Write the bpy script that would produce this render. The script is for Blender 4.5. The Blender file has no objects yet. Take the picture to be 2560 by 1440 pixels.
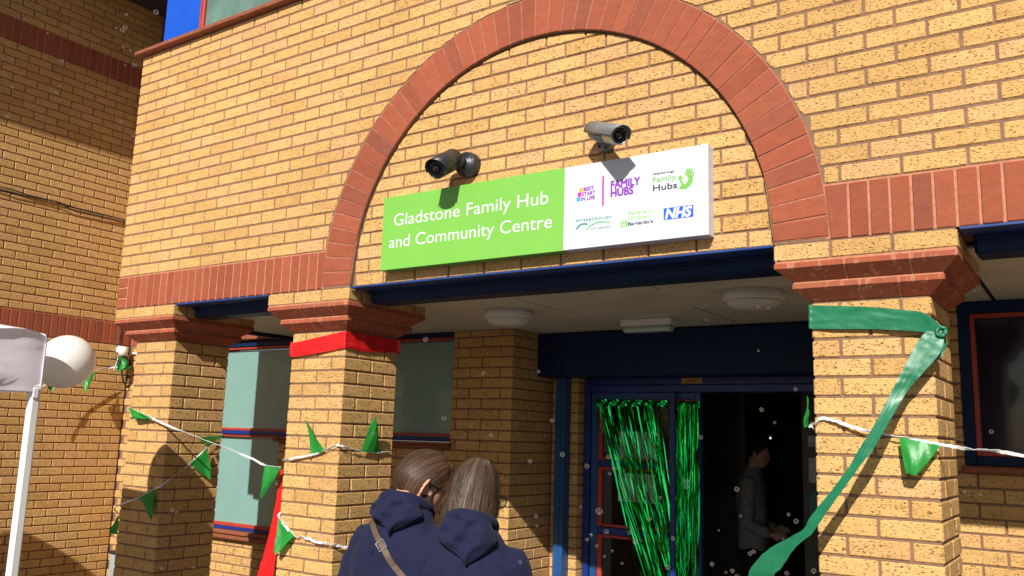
import bpy, math, random
from mathutils import Vector, Matrix, noise
random.seed(7)
scene = bpy.context.scene
COL = scene.collection
S = 2.4            # height of the arch springing line above the ground

# ------------------------------------------------------------------ camera
CAM = Vector((5.67815, -3.41842, S - 0.80171))
RX = Vector((0.82850763, 0.55914133, 0.03059549))
RD = Vector((-0.06998792, 0.15760357, -0.98501919))
RF = Vector((-0.5555869, 0.8139546, 0.1697089))
FPX = 2170.9
cd = bpy.data.cameras.new('camera')
cam = bpy.data.objects.new('camera', cd)
COL.objects.link(cam)
cd.sensor_width = 36.0
cd.lens = FPX / 2560 * 36.0
cd.clip_start = 0.05
cd.clip_end = 500
m = Matrix((RX, -RD, -RF)).transposed().to_4x4()
m.translation = CAM
cam.matrix_world = m
scene.camera = cam

def proj(p):
    d = Vector(p) - CAM
    z = d.dot(RF)
    return (1280 + FPX * d.dot(RX) / z, 720 + FPX * d.dot(RD) / z, z)

def ray(px, py):
    return RX * ((px - 1280) / FPX) + RD * ((py - 720) / FPX) + RF

def on(px, py, axis, val):
    d = ray(px, py)
    t = (val - CAM[axis]) / d[axis]
    return CAM + d * t

def at(px, py, dist):
    return CAM + ray(px, py) * dist

# ------------------------------------------------------------------ light
SUN = Vector((-0.33, 1.0, -0.72)).normalized()      # direction the light travels
elev = math.asin(-SUN.z)
world = bpy.data.worlds.new('World')
scene.world = world
world.use_nodes = True
wn = world.node_tree.nodes
sky = wn.new('ShaderNodeTexSky')
sky.sky_type = 'NISHITA'
sky.sun_disc = False
sky.sun_elevation = elev
sky.sun_rotation = math.atan2(-SUN.x, -SUN.y)
sky.air_density = 1.0
sky.dust_density = 1.0
wn['Background'].inputs[1].default_value = 0.05
world.node_tree.links.new(sky.outputs[0], wn['Background'].inputs[0])
sd = bpy.data.lights.new('sun', 'SUN')
sd.energy = 5.0
sd.angle = math.radians(0.5)
sd.color = (1.0, 0.955, 0.88)
sun = bpy.data.objects.new('sun', sd)
COL.objects.link(sun)
sun.rotation_euler = SUN.to_track_quat('-Z', 'Y').to_euler()
sun.location = (8, -12, 12)
vs = scene.view_settings
vs.view_transform = 'Standard'
vs.look = 'None'
vs.exposure = 0.38
vs.gamma = 1.0
vs.use_curve_mapping = False
scene.cycles.max_bounces = 8
scene.cycles.transparent_max_bounces = 16

# ------------------------------------------------------------------ materials
def mat_new(name):
    m = bpy.data.materials.new(name)
    m.use_nodes = True
    return m, m.node_tree.nodes, m.node_tree.links, m.node_tree.nodes['Principled BSDF']

def P(name, col, rough=0.6, metal=0.0, var=0.0, vscale=6.0, bump=0.0, bscale=80.0, spec=0.5, coat=0.0, stretch=(1, 1, 1), trans=0.0, detail=4.0):
    m, n, l, b = mat_new(name)
    b.inputs['Base Color'].default_value = (*col, 1)
    b.inputs['Roughness'].default_value = rough
    b.inputs['Metallic'].default_value = metal
    b.inputs['Specular IOR Level'].default_value = spec
    b.inputs['Coat Weight'].default_value = coat
    b.inputs['Coat Roughness'].default_value = 0.04
    if var or bump:
        g = n.new('ShaderNodeNewGeometry')
        mp = n.new('ShaderNodeMapping')
        mp.inputs['Scale'].default_value = stretch
        l.new(g.outputs['Position'], mp.inputs['Vector'])
    if var:
        t = n.new('ShaderNodeTexNoise')
        t.inputs['Scale'].default_value = vscale
        t.inputs['Detail'].default_value = detail
        l.new(mp.outputs[0], t.inputs['Vector'])
        r = n.new('ShaderNodeMapRange')
        r.inputs['From Min'].default_value = 0.3
        r.inputs['From Max'].default_value = 0.7
        r.inputs['To Min'].default_value = 1 - var
        r.inputs['To Max'].default_value = 1 + var
        l.new(t.outputs['Fac'], r.inputs['Value'])
        mx = n.new('ShaderNodeMix')
        mx.data_type = 'RGBA'
        mx.blend_type = 'MULTIPLY'
        mx.inputs['Factor'].default_value = 1
        mx.inputs['A'].default_value = (*col, 1)
        l.new(r.outputs[0], mx.inputs['B'])
        l.new(mx.outputs['Result'], b.inputs['Base Color'])
        r2 = n.new('ShaderNodeMapRange')
        r2.inputs['To Min'].default_value = max(0.02, rough - 0.12)
        r2.inputs['To Max'].default_value = min(1, rough + 0.12)
        l.new(t.outputs['Fac'], r2.inputs['Value'])
        l.new(r2.outputs[0], b.inputs['Roughness'])
    if bump:
        t2 = n.new('ShaderNodeTexNoise')
        t2.inputs['Scale'].default_value = bscale
        t2.inputs['Detail'].default_value = 3
        l.new(mp.outputs[0], t2.inputs['Vector'])
        bp = n.new('ShaderNodeBump')
        bp.inputs['Strength'].default_value = bump
        bp.inputs['Distance'].default_value = 0.004
        l.new(t2.outputs['Fac'], bp.inputs['Height'])
        l.new(bp.outputs[0], b.inputs['Normal'])
    if trans:
        b.inputs['Subsurface Weight'].default_value = 0
        tr = n.new('ShaderNodeBsdfTranslucent')
        tr.inputs['Color'].default_value = (*col, 1)
        mxs = n.new('ShaderNodeMixShader')
        mxs.inputs[0].default_value = trans
        l.new(b.outputs[0], mxs.inputs[1])
        l.new(tr.outputs[0], mxs.inputs[2])
        l.new(mxs.outputs[0], n['Material Output'].inputs[0])
    return m

def brick_mat(name, stops, speck, speck_amt, speck_scale, bump, stretch=(1, 1, 2.4)):
    m, n, l, b = mat_new(name)
    g = n.new('ShaderNodeNewGeometry')
    oi = n.new('ShaderNodeObjectInfo')
    ad = n.new('ShaderNodeMath'); ad.operation = 'ADD'
    l.new(g.outputs['Random Per Island'], ad.inputs[0]); l.new(oi.outputs['Random'], ad.inputs[1])
    fr = n.new('ShaderNodeMath'); fr.operation = 'FRACT'
    l.new(ad.outputs[0], fr.inputs[0])
    ramp = n.new('ShaderNodeValToRGB')
    ramp.color_ramp.interpolation = 'LINEAR'
    el = ramp.color_ramp.elements
    while len(el) < len(stops): el.new(0.5)
    for e, (p, c) in zip(el, stops):
        e.position = p; e.color = (*c, 1)
    l.new(fr.outputs[0], ramp.inputs[0])
    mp = n.new('ShaderNodeMapping')
    mp.inputs['Scale'].default_value = stretch
    l.new(g.outputs['Position'], mp.inputs['Vector'])
    # broad blush within a brick
    t0 = n.new('ShaderNodeTexNoise'); t0.inputs['Scale'].default_value = 14; t0.inputs['Detail'].default_value = 5; t0.inputs['Roughness'].default_value = 0.65
    l.new(mp.outputs[0], t0.inputs['Vector'])
    r0 = n.new('ShaderNodeMapRange'); r0.inputs['From Min'].default_value = 0.25; r0.inputs['From Max'].default_value = 0.75
    r0.inputs['To Min'].default_value = 0.84; r0.inputs['To Max'].default_value = 1.14
    l.new(t0.outputs['Fac'], r0.inputs['Value'])
    m0 = n.new('ShaderNodeMix'); m0.data_type = 'RGBA'; m0.blend_type = 'MULTIPLY'; m0.inputs['Factor'].default_value = 1
    l.new(ramp.outputs[0], m0.inputs['A']); l.new(r0.outputs[0], m0.inputs['B'])
    # dark specks
    t1 = n.new('ShaderNodeTexNoise'); t1.inputs['Scale'].default_value = speck_scale; t1.inputs['Detail'].default_value = 2; t1.inputs['Roughness'].default_value = 0.6; t1.inputs['Distortion'].default_value = 0.6
    l.new(mp.outputs[0], t1.inputs['Vector'])
    r1 = n.new('ShaderNodeMapRange'); r1.inputs['From Min'].default_value = 0.585; r1.inputs['From Max'].default_value = 0.645
    r1.inputs['To Max'].default_value = speck_amt
    l.new(t1.outputs['Fac'], r1.inputs['Value'])
    m1 = n.new('ShaderNodeMix'); m1.data_type = 'RGBA'
    l.new(r1.outputs[0], m1.inputs['Factor']); l.new(m0.outputs['Result'], m1.inputs['A'])
    m1.inputs['B'].default_value = (*speck, 1)
    t3 = n.new('ShaderNodeTexNoise'); t3.inputs['Scale'].default_value = 1.3; t3.inputs['Detail'].default_value = 6; t3.inputs['Roughness'].default_value = 0.6
    mp3 = n.new('ShaderNodeMapping'); mp3.inputs['Scale'].default_value = (1, 1, .55)
    l.new(g.outputs['Position'], mp3.inputs['Vector']); l.new(mp3.outputs[0], t3.inputs['Vector'])
    r3 = n.new('ShaderNodeMapRange'); r3.inputs['From Min'].default_value = 0.3; r3.inputs['From Max'].default_value = 0.72; r3.inputs['To Min'].default_value = 0.86; r3.inputs['To Max'].default_value = 1.05
    l.new(t3.outputs['Fac'], r3.inputs['Value'])
    m3 = n.new('ShaderNodeMix'); m3.data_type = 'RGBA'; m3.blend_type = 'MULTIPLY'; m3.inputs['Factor'].default_value = 1
    l.new(m1.outputs['Result'], m3.inputs['A']); l.new(r3.outputs[0], m3.inputs['B'])
    l.new(m3.outputs['Result'], b.inputs['Base Color'])
    b.inputs['Roughness'].default_value = 0.9
    b.inputs['Specular IOR Level'].default_value = 0.25
    t2 = n.new('ShaderNodeTexNoise'); t2.inputs['Scale'].default_value = 70; t2.inputs['Detail'].default_value = 4
    l.new(mp.outputs[0], t2.inputs['Vector'])
    sb = n.new('ShaderNodeMath'); sb.operation = 'SUBTRACT'
    l.new(t2.outputs['Fac'], sb.inputs[0]); l.new(r1.outputs[0], sb.inputs[1])
    bp = n.new('ShaderNodeBump'); bp.inputs['Strength'].default_value = bump; bp.inputs['Distance'].default_value = 0.004
    l.new(sb.outputs[0], bp.inputs['Height']); l.new(bp.outputs[0], b.inputs['Normal'])
    return m

M = {}
M['brick'] = brick_mat('buff_brick', [(0, (.55, .318, .112)), (.3, (.60, .358, .130)), (.62, (.635, .385, .145)), (.86, (.63, .358, .158)), (1, (.53, .305, .105))], (.10, .048, .017), .92, 82, .6)
M['red'] = brick_mat('red_brick', [(0, (.275, .072, .036)), (.35, (.315, .083, .043)), (.75, (.345, .092, .048)), (1, (.24, .070, .042))], (.17, .05, .03), .35, 120, .3)
M['mortar'] = P('brown_mortar', (.225, .130, .083), .95, var=.16, vscale=40, bump=.5, bscale=220, spec=.1)
M['mortar_red'] = P('pink_mortar', (.46, .20, .115), .95, var=.18, vscale=40, bump=.4, bscale=220, spec=.1)
M['plinth'] = brick_mat('red_plinth_brick', [(0, (.30, .075, .036)), (.5, (.37, .095, .046)), (1, (.34, .10, .055))], (.50, .27, .19), .5, 16, .2, stretch=(2.2, 2.2, .6))
M['sill'] = P('terracotta_sill', (.24, .07, .032), .7, var=.3, vscale=25, bump=.4, bscale=60, stretch=(1, 1, 4))
M['navy'] = P('navy_paint', (.002, .015, .056), .5, var=.2, vscale=5, bump=.05, bscale=30, spec=.2)
M['blue'] = P('bright_blue_panel', (.008, .085, .52), .42, var=.06, vscale=4, bump=.03, bscale=20)
M['door_blue'] = P('door_blue_paint', (.006, .025, .17), .4, var=.15, vscale=8)
M['steel_blue'] = P('rail_blue_paint', (.01, .065, .20), .45, var=.15, vscale=8)
M['red_paint'] = P('red_paint', (.38, .04, .022), .45, var=.1, vscale=10)
M['teal'] = P('teal_window_film', (.175, .325, .30), .5, var=.05, vscale=3, coat=.9)
M['plate'] = P('lintel_plate_sunlit_blue', (.012, .045, .20), .4, var=.2, vscale=6)  # lighter than the navy lintel, brightness of the sunlit edge put into the colour
M['dark_glass'] = P('dark_navy_glass', (.006, .010, .028), .08, var=.2, vscale=2, coat=.3)
M['upper_glass'] = P('green_glass_reflection_mottle', (.12, .205, .175), .25, var=.28, vscale=5, coat=.5, detail=8)  # mottled green colour stands in for trees reflected in the pane
M['ceil'] = P('soffit_board', (.56, .53, .43), .6, var=.06, vscale=3)
M['black'] = P('black_gap', (.012, .012, .014), .6)
M['white_plastic'] = P('white_plastic', (.72, .70, .66), .4, var=.04, vscale=8)
M['dark_grey'] = P('dark_grey_soffit', (.05, .06, .065), .6, var=.1)
M['grey'] = P('grey_metal', (.33, .36, .36), .5, var=.1)
M['white_sign'] = P('white_sign_vinyl', (.60, .63, .69), .38, var=.02, vscale=3)
M['green_sign'] = P('lime_green_vinyl', (.178, .455, .068), .38, var=.03, vscale=3)
M['paving'] = P('paving', (.085, .08, .075), .9, var=.2, vscale=2, bump=.3, bscale=60)

# ------------------------------------------------------------------ builders
class MB:
    def __init__(s):
        s.v = []; s.f = []
    def quad(s, *pts):
        i = len(s.v); s.v += [tuple(p) for p in pts]; s.f.append(tuple(range(i, i + len(pts))))
        return s
    def box(s, x0, x1, y0, y1, z0, z1):
        i = len(s.v)
        s.v += [(x, y, z) for z in (z0, z1) for y in (y0, y1) for x in (x0, x1)]
        s.f += [tuple(i + k for k in q) for q in ((0, 2, 3, 1), (4, 5, 7, 6), (0, 1, 5, 4), (2, 6, 7, 3), (0, 4, 6, 2), (1, 3, 7, 5))]
        return s
    def bbox(s, x0, x1, y0, y1, z0, z1, b=.004):
        """box with chamfered edges"""
        i = len(s.v); idx = {}
        X = (x0, x1); Y = (y0, y1); Z = (z0, z1)
        for a in (0, 1):
            for c in (0, 1):
                for d in (0, 1):
                    sx, sy, sz = (1, -1)[a], (1, -1)[c], (1, -1)[d]
                    for k in range(3):
                        p = [X[a] + sx * b, Y[c] + sy * b, Z[d] + sz * b]
                        p[k] = (X[a], Y[c], Z[d])[k]
                        idx[a, c, d, k] = len(s.v); s.v.append(tuple(p))
        def add(q, n):
            a, b_, c = [Vector(s.v[j]) for j in q[:3]]
            if (b_ - a).cross(c - a).dot(Vector(n)) < 0: q = q[::-1]
            s.f.append(tuple(q))
        for k in range(3):
            o = [j for j in range(3) if j != k]
            for e in (0, 1):
                q = []
                for (p, r) in ((0, 0), (1, 0), (1, 1), (0, 1)):
                    t = [0, 0, 0]; t[k] = e; t[o[0]] = p; t[o[1]] = r
                    q.append(idx[t[0], t[1], t[2], k])
                n = [0, 0, 0]; n[k] = 1 if e else -1
                add(q, n)
            for p in (0, 1):
                for r in (0, 1):
                    q = []
                    for e, kk in ((0, o[0]), (1, o[0]), (1, o[1]), (0, o[1])):
                        t = [0, 0, 0]; t[k] = e; t[o[0]] = p; t[o[1]] = r
                        q.append(idx[t[0], t[1], t[2], kk])
                    n = [0, 0, 0]; n[o[0]] = 1 if p else -1; n[o[1]] = 1 if r else -1
                    add(q, n)
        for a in (0, 1):
            for c in (0, 1):
                for d in (0, 1):
                    add([idx[a, c, d, k] for k in range(3)], ((-1, 1)[a], (-1, 1)[c], (-1, 1)[d]))
        return s
    def prism(s, poly, fr, c0, c1, bev=.003):
        """poly in wall-frame (a,b); c0 = outer face, c1 = back"""
        O, U, V, N = fr
        k = len(poly)
        ar = sum(poly[j][0] * poly[(j + 1) % k][1] - poly[(j + 1) % k][0] * poly[j][1] for j in range(k))
        W = lambda a, b, c: O + U * a + V * b + N * c
        if (ar < 0) != (U.cross(V).dot(N) < 0): poly = poly[::-1]
        ca = sum(p[0] for p in poly) / k; cb = sum(p[1] for p in poly) / k
        ins = []
        for a, b in poly:
            da, db = ca - a, cb - b
            ins.append((a + max(-bev, min(bev, da * .5)), b + max(-bev, min(bev, db * .5))))
        i = len(s.v)
        s.v += [tuple(W(a, b, c0)) for a, b in ins] + [tuple(W(a, b, c0 - bev)) for a, b in poly] + [tuple(W(a, b, c1)) for a, b in poly]
        s.f.append(tuple(range(i, i + k)))
        for j in range(k):
            j2 = (j + 1) % k
            s.f.append((i + j, i + k + j, i + k + j2, i + j2))
            s.f.append((i + k + j, i + 2 * k + j, i + 2 * k + j2, i + k + j2))
        return s
    def tube(s, pts, r, n=8, cap=True):
        pts = [Vector(p) for p in pts]
        i0 = len(s.v); up = None
        for j, p in enumerate(pts):
            t = (pts[min(j + 1, len(pts) - 1)] - pts[max(j - 1, 0)])
            t = t.normalized() if t.length > 1e-9 else Vector((0, 0, 1))
            if up is None:
                up = Vector((0, 0, 1)) if abs(t.z) < .9 else Vector((1, 0, 0))
            sd_ = t.cross(up).normalized(); up = sd_.cross(t).normalized()
            rr = r[j] if isinstance(r, (list, tuple)) else r
            for q in range(n):
                a = 2 * math.pi * q / n
                s.v.append(tuple(p + (sd_ * math.cos(a) + up * math.sin(a)) * rr))
        for j in range(len(pts) - 1):
            for q in range(n):
                a = i0 + j * n + q; b = i0 + j * n + (q + 1) % n
                s.f.append((a, b, b + n, a + n))
        if cap:
            s.f.append(tuple(i0 + q for q in range(n))[::-1])
            s.f.append(tuple(i0 + (len(pts) - 1) * n + q for q in range(n)))
        return s
    def lathe(s, prof, org, axis, n=24, caps=(True, True)):
        """prof = [(r, h)...] revolved about axis through org"""
        org = Vector(org); ax = Vector(axis).normalized()
        u = ax.cross(Vector((0, 0, 1)) if abs(ax.z) < .9 else Vector((1, 0, 0))).normalized(); w = ax.cross(u)
        i0 = len(s.v)
        for r, h in prof:
            for q in range(n):
                a = 2 * math.pi * q / n
                s.v.append(tuple(org + ax * h + (u * math.cos(a) + w * math.sin(a)) * r))
        for j in range(len(prof) - 1):
            for q in range(n):
                a = i0 + j * n + q; b = i0 + j * n + (q + 1) % n
                s.f.append((a, b, b + n, a + n))
        if caps[0]: s.f.append(tuple(i0 + q for q in range(n))[::-1])
        if caps[1]: s.f.append(tuple(i0 + (len(prof) - 1) * n + q for q in range(n)))
        return s
    def mesh(s, name, mat, smooth=False):
        me = bpy.data.meshes.new(name)
        me.from_pydata(s.v, [], s.f)
        if mat: me.materials.append(M[mat] if isinstance(mat, str) else mat)
        if smooth: me.polygons.foreach_set('use_smooth', [True] * len(me.polygons))
        me.update()
        return me
    def build(s, name, mat, parent=None, smooth=False):
        return link(name, s.mesh(name, mat, smooth), parent)

def link(name, me, parent=None, loc=(0, 0, 0)):
    o = bpy.data.objects.new(name, me)
    COL.objects.link(o)
    o.location = loc
    if parent is not None:
        o.parent = parent
        if parent.type == 'EMPTY':
            o.matrix_parent_inverse = Matrix.Translation(-parent.location)
    return o

def tag(o, label, cat, group=None, kind=None):
    if label: o['label'] = label
    if cat: o['category'] = cat
    if group: o['group'] = group
    if kind: o['kind'] = kind
    return o

def thing(name, label, cat, loc=(0, 0, 0), group=None, kind='thing'):
    o = bpy.data.objects.new(name, None)
    o.empty_display_size = .1
    COL.objects.link(o)
    o.location = loc
    return tag(o, label, cat, group, kind)

# pools of bricks: the largest in view become objects, the rest one stuff mesh
BOXMESH = {}
def box_mesh(name, dx, dy, dz, mat, b=.004):
    k = (round(dx, 3), round(dy, 3), round(dz, 3), mat)
    if k not in BOXMESH:
        BOXMESH[k] = MB().bbox(-dx / 2, dx / 2, -dy / 2, dy / 2, -dz / 2, dz / 2, b).mesh(name, mat)
    return BOXMESH[k]

class Pool:
    def __init__(s, parent, name, mat, limit=300, rest='brick_field'):
        s.items = []; s.parent = parent; s.name = name; s.mat = mat; s.limit = limit; s.rest = rest
    def area(s, pts):
        q = [proj(p) for p in pts]
        if min(t[2] for t in q) < .1: return 0
        cx = sum(t[0] for t in q) / len(q); cy = sum(t[1] for t in q) / len(q)
        if not (-30 < cx < 2590 and -30 < cy < 1470): return 0
        w = max(t[0] for t in q) - min(t[0] for t in q); h = max(t[1] for t in q) - min(t[1] for t in q)
        return w * h
    def box(s, x0, x1, y0, y1, z0, z1, bias=1.0):
        j = lambda a: random.uniform(-a, a)
        d = (j(.0009), j(.0009), j(.0007))
        pts = [(x, y, z) for x in (x0, x1) for y in (y0,) for z in (z0, z1)] + [(x1, y1, z0), (x1, y1, z1)]
        s.items.append((s.area(pts) * bias, 'b', (x0 + d[0], x1 + d[0], y0 + d[1], y1 + d[1], z0 + d[2], z1 + d[2])))
    def poly(s, poly, fr, c0, c1, bias=1.0):
        O, U, V, N = fr
        c0 += random.uniform(-.0009, .0009)
        s.items.append((s.area([O + U * a + V * b for a, b in poly]) * bias, 'p', (poly, fr, c0, c1)))
    def finish(s):
        s.items.sort(key=lambda t: -t[0])
        rest = MB()
        for n_, (ar, k, d) in enumerate(s.items):
            if n_ < s.limit and ar > 30:
                if k == 'b':
                    x0, x1, y0, y1, z0, z1 = d
                    link(s.name, box_mesh(s.name, x1 - x0, y1 - y0, z1 - z0, s.mat), s.parent, ((x0 + x1) / 2, (y0 + y1) / 2, (z0 + z1) / 2))
                else:
                    MB().prism(*d).build(s.name, s.mat, s.parent)
            elif k == 'b': rest.bbox(*d)
            else: rest.prism(*d)
        if rest.v:
            o = rest.build(s.rest, s.mat, s.parent)
            o['kind'] = 'stuff'

BL, BH, BJ, BD = .215, .065, .010, .1025
X = Vector((1, 0, 0)); Y = Vector((0, 1, 0)); Z = Vector((0, 0, 1))
FRONT = (Vector((0, 0, 0)), X, Z, -Y)

# =================================================================== ground
g = MB().quad((-60, -60, 0), (60, -60, 0), (60, 60, 0), (-60, 60, 0)).build('ground', 'paving')
tag(g, 'grey paved forecourt in front of the brick building', 'ground', kind='structure')

# =================================================================== facade
CX, R0, ZC = 3.4333, 1.1833, S + .008
R1 = R0 + .215
XR = 7.35
fac = thing('arched_facade_wall', 'yellow brick upper facade wall with a large red brick arch and soldier band', 'wall', (3.4, 0, S))
def arc(x, r):
    d = r * r - (x - CX) ** 2
    return ZC + math.sqrt(d) if d > 0 else -1e9
mo = MB()
xs = [.006, 2.25] + [2.25 + R0 * 2 * i / 64 for i in range(1, 64)] + [2 * CX - 2.25, XR]
for i in range(len(xs) - 1):
    a, b = xs[i], xs[i + 1]
    za, zb = max(S - .002, arc(a, R0 - .001)), max(S - .002, arc(b, R0 - .001))
    if a >= 2 * CX - 2.25 - 1e-6 or b <= 2.25 + 1e-6: za = zb = S - .002
    mo.quad((a, .0048, za), (b, .0048, zb), (b, .0048, S + 1.876), (a, .0048, S + 1.876))
    if 2.25 - 1e-6 <= a < 2 * CX - 2.25 - 1e-6:
        mo.quad((a, .0048, za), (a, .04, za), (b, .04, zb), (b, .0048, zb))
        mo.quad((a, .0285, S - .002), (b, .0285, S - .002), (b, .0285, zb + .01), (a, .0285, za + .01))
mo.box(.006, XR, .06, .30, S - .002, S + 1.88)
mo.quad((.006, .0048, S - .002), (.006, .0048, S + 1.876), (.006, .06, S + 1.876), (.006, .06, S - .002))
mort = mo.build('mortar_bed', 'mortar', fac)
mb2 = MB()
mb2.quad((.004, .0040, S), (CX - R1 + .012, .0040, S), (CX - R1 + .03, .0040, S + .222), (.004, .0040, S + .222))
mb2.build('band_mortar', 'mortar_red', fac)
mb2 = MB()
mb2.quad((CX + R1 - .012, .0040, S), (XR, .0040, S), (XR, .0040, S + .222), (CX + R1 - .03, .0040, S + .222))
mb2.build('band_mortar', 'mortar_red', fac)
pool = Pool(fac, 'brick', 'brick')
def cut_outside(x0, x1, z0, z1):
    """brick rectangle minus the arch disc"""
    r = R1 + .008
    if x1 < CX - r or x0 > CX + r or z0 > arc(min(max(CX, x0), x1), r): return [(x0, z0), (x1, z0), (x1, z1), (x0, z1)], True
    n = 12; low = []; 
    for i in range(n + 1):
        x = x0 + (x1 - x0) * i / n
        zl = max(z0, arc(x, r))
        low.append((x, zl))
    ok = [p for p in low if p[1] < z1 - .002]
    if len(ok) < 2 or ok[-1][0] - ok[0][0] < .014: return None, False
    if len(ok) == n + 1 and all(abs(p[1] - z0) < 1e-6 for p in low): return [(x0, z0), (x1, z0), (x1, z1), (x0, z1)], True
    slim = [ok[0]] + [ok[i] for i in range(1, len(ok) - 1) if not (abs(ok[i][1] - z0) < 1e-6 and abs(ok[i + 1][1] - z0) < 1e-6 and abs(ok[i - 1][1] - z0) < 1e-6)] + [ok[-1]]
    return slim + [(ok[-1][0], z1), (ok[0][0], z1)], False
def cut_inside(x0, x1, z0, z1):
    r = R0 - .008
    n = 12; hi = []
    for i in range(n + 1):
        x = x0 + (x1 - x0) * i / n
        hi.append((x, min(z1, arc(x, r))))
    ok = [p for p in hi if p[1] > z0 + .004]
    if len(ok) < 2 or ok[-1][0] - ok[0][0] < .014: return None, False
    if len(ok) == n + 1 and all(abs(p[1] - z1) < 1e-6 for p in hi): return [(x0, z0), (x1, z0), (x1, z1), (x0, z1)], True
    slim = [ok[0]] + [ok[i] for i in range(1, len(ok) - 1) if not (abs(ok[i][1] - z1) < 1e-6 and abs(ok[i + 1][1] - z1) < 1e-6 and abs(ok[i - 1][1] - z1) < 1e-6)] + [ok[-1]]
    return slim[::-1] + [(ok[0][0], z0), (ok[-1][0], z0)], False
for c in range(22):
    z0 = S + .225 + c * .075; z1 = z0 + BH
    # left field starts on the corner, right field has its own bond
    rows = []
    x = 0.0 if c % 2 == 0 else -.1125
    while x < CX:
        rows.append((max(0, x), min(x + BL, CX - .005))); x += .225
    x = CX + .005 - ((CX + .005 - 5.336 - (.1125 if c % 2 else 0)) % .225)
    while x < XR:
        rows.append((max(x, CX + .005), min(XR, x + BL))); x += .225
    for a, b in rows:
        if b - a < .03: continue
        pl, full = cut_outside(a, b, z0, z1)
        if pl is None: continue
        if full: pool.box(a, b, 0, BD if a < .01 else .055, z0, z1)
        else: pool.poly(pl, FRONT, 0, -.055)
for c in range(16):
    z0 = S + .002 + c * .075; z1 = z0 + BH
    x = 2.258 - (.1125 if c % 2 else 0)
    while x < 2 * CX - 2.25:
        a, b = max(2.258, x), min(2 * CX - 2.258, x + BL)
        if b - a > .02:
            pl, full = cut_inside(a, b, z0, z1)
            if pl:
                if full: pool.box(a, b, .022, .056, z0, z1)
                else: pool.poly(pl, FRONT, -.022, -.056)
        x += .225
pool.finish()
# left return of the upper storey
ret = Pool(fac, 'brick', 'brick', 0, 'return_bricks')
for c in range(25):
    z0 = S + c * .075
    y = .1125 if c % 2 == 0 else .225
    while y < 1.65:
        ret.box(0, .055, y, min(y + BL, 1.69), z0, z0 + BH); y += .225
ret.finish()
MB().box(.006, .30, .30, 1.695, S, S + 1.88).build('return_wall_core', 'mortar', fac)
# arch ring
rm_ = MB()
for i in range(96):
    a0, a1 = math.pi * i / 96, math.pi * (i + 1) / 96
    rm_.quad(*[(CX + r_ * math.cos(a), .0032, ZC + r_ * math.sin(a)) for r_, a in ((R0 + .001, a0), (R1 + .004, a0), (R1 + .004, a1), (R0 + .001, a1))][::-1])
rm_.build('arch_mortar', P('arch_mortar', (.34, .13, .08), .95, var=.25, vscale=30, bump=.4, bscale=200), fac)
NV = 50
for i in range(NV):
    a0 = math.pi * i / NV + .0024; a1 = math.pi * (i + 1) / NV - .0024
    f0, f1 = a0 + .0008, a1 - .0008
    poly = [(CX + R0 * math.cos(a0), ZC + R0 * math.sin(a0)), (CX + R1 * math.cos(f0), ZC + R1 * math.sin(f0)),
            (CX + R1 * math.cos(f1), ZC + R1 * math.sin(f1)), (CX + R0 * math.cos(a1), ZC + R0 * math.sin(a1))]
    MB().prism(poly, FRONT, random.uniform(-.0012, .0012), -.045, .0025).build('arch_brick', 'red', fac)
# soldier band, left and right of the arch
for k in range(3):
    MB().bbox(0, BD, 0, .055, S + k * .075, S + k * .075 + BH, .003).build('quoin_brick', 'red', fac)
def outer_x(z, side): return CX + side * (math.sqrt(R1 * R1 - (z - ZC) ** 2) + .008)
for k in range(26):
    x0 = .1125 + k * .075; x1 = x0 + BH
    if k < 25: link('soldier_brick', box_mesh('soldier_brick', BH, .055, BL, 'red', .003), fac, ((x0 + x1) / 2, .0275 + random.uniform(-.001, .001), S + BL / 2))
    else: MB().prism([(x0, S), (outer_x(S + .01, -1) , S), (outer_x(S + BL, -1), S + BL), (x0, S + BL)], FRONT, 0, -.055).build('soldier_brick', 'red', fac)
xr = CX + R1 + .012
MB().prism([(outer_x(S + .01, 1), S), (xr + .062, S), (xr + .062, S + BL), (outer_x(S + BL, 1), S + BL)], FRONT, 0, -.055).build('soldier_brick', 'red', fac)
x0 = xr + .072
while x0 < XR - .07:
    link('soldier_brick', box_mesh('soldier_brick', BH, .055, BL, 'red', .003), fac, (x0 + BH / 2, .0275 + random.uniform(-.001, .001), S + BL / 2)); x0 += .075

# sill under the upper window, the window itself
sl = MB()
sl.bbox(-.045, XR, -.050, .10, S + 1.874, S + 1.889, .003)
sl.bbox(-.055, XR, -.042, .10, S + 1.8895, S + 1.910, .004)
sl.build('sill', 'sill', fac)
up = MB().box(.135, .556, .06, .12, S + 1.9105, S + 3.2).build('window_panel', 'blue', fac)
MB().bbox(.557, .602, .050, .12, S + 1.9105, S + 3.2, .003).build('window_bead', 'red_paint', fac)
wp = MB().box(.603, XR, .072, .12, S + 1.9105, S + 3.2).build('upper_window_pane', 'upper_glass', fac)
MB().box(.136, XR, .121, 1.69, S + 1.882, S + 3.6).build('upper_storey_core', 'dark_grey', fac)
MB().box(.0, XR, -.25, 6.4, S + 3.2005, S + 3.6).box(.31, XR, 1.0, 6.4, S + .04, S + 1.88).build('added_roof_mass', 'dark_grey', fac)  # unseen mass added on top to keep sky light out of the interior

# lintels over the three openings
for (a, b) in ((.675, 1.577), (2.258, 4.609), (5.29, XR)):
    l = MB()
    MB().bbox(a, b, -.002, .115, S - .0135, S - .0035, .0015).build('lintel_plate', 'plate', fac)
    l.bbox(a + .03, b, .116, .125, S - .03, S - .0035, .001)
    l.bbox(a + .03, b - .01, .126, .27, S - .082, S - .004, .012)
    l.build('lintel', 'navy', fac)

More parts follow.
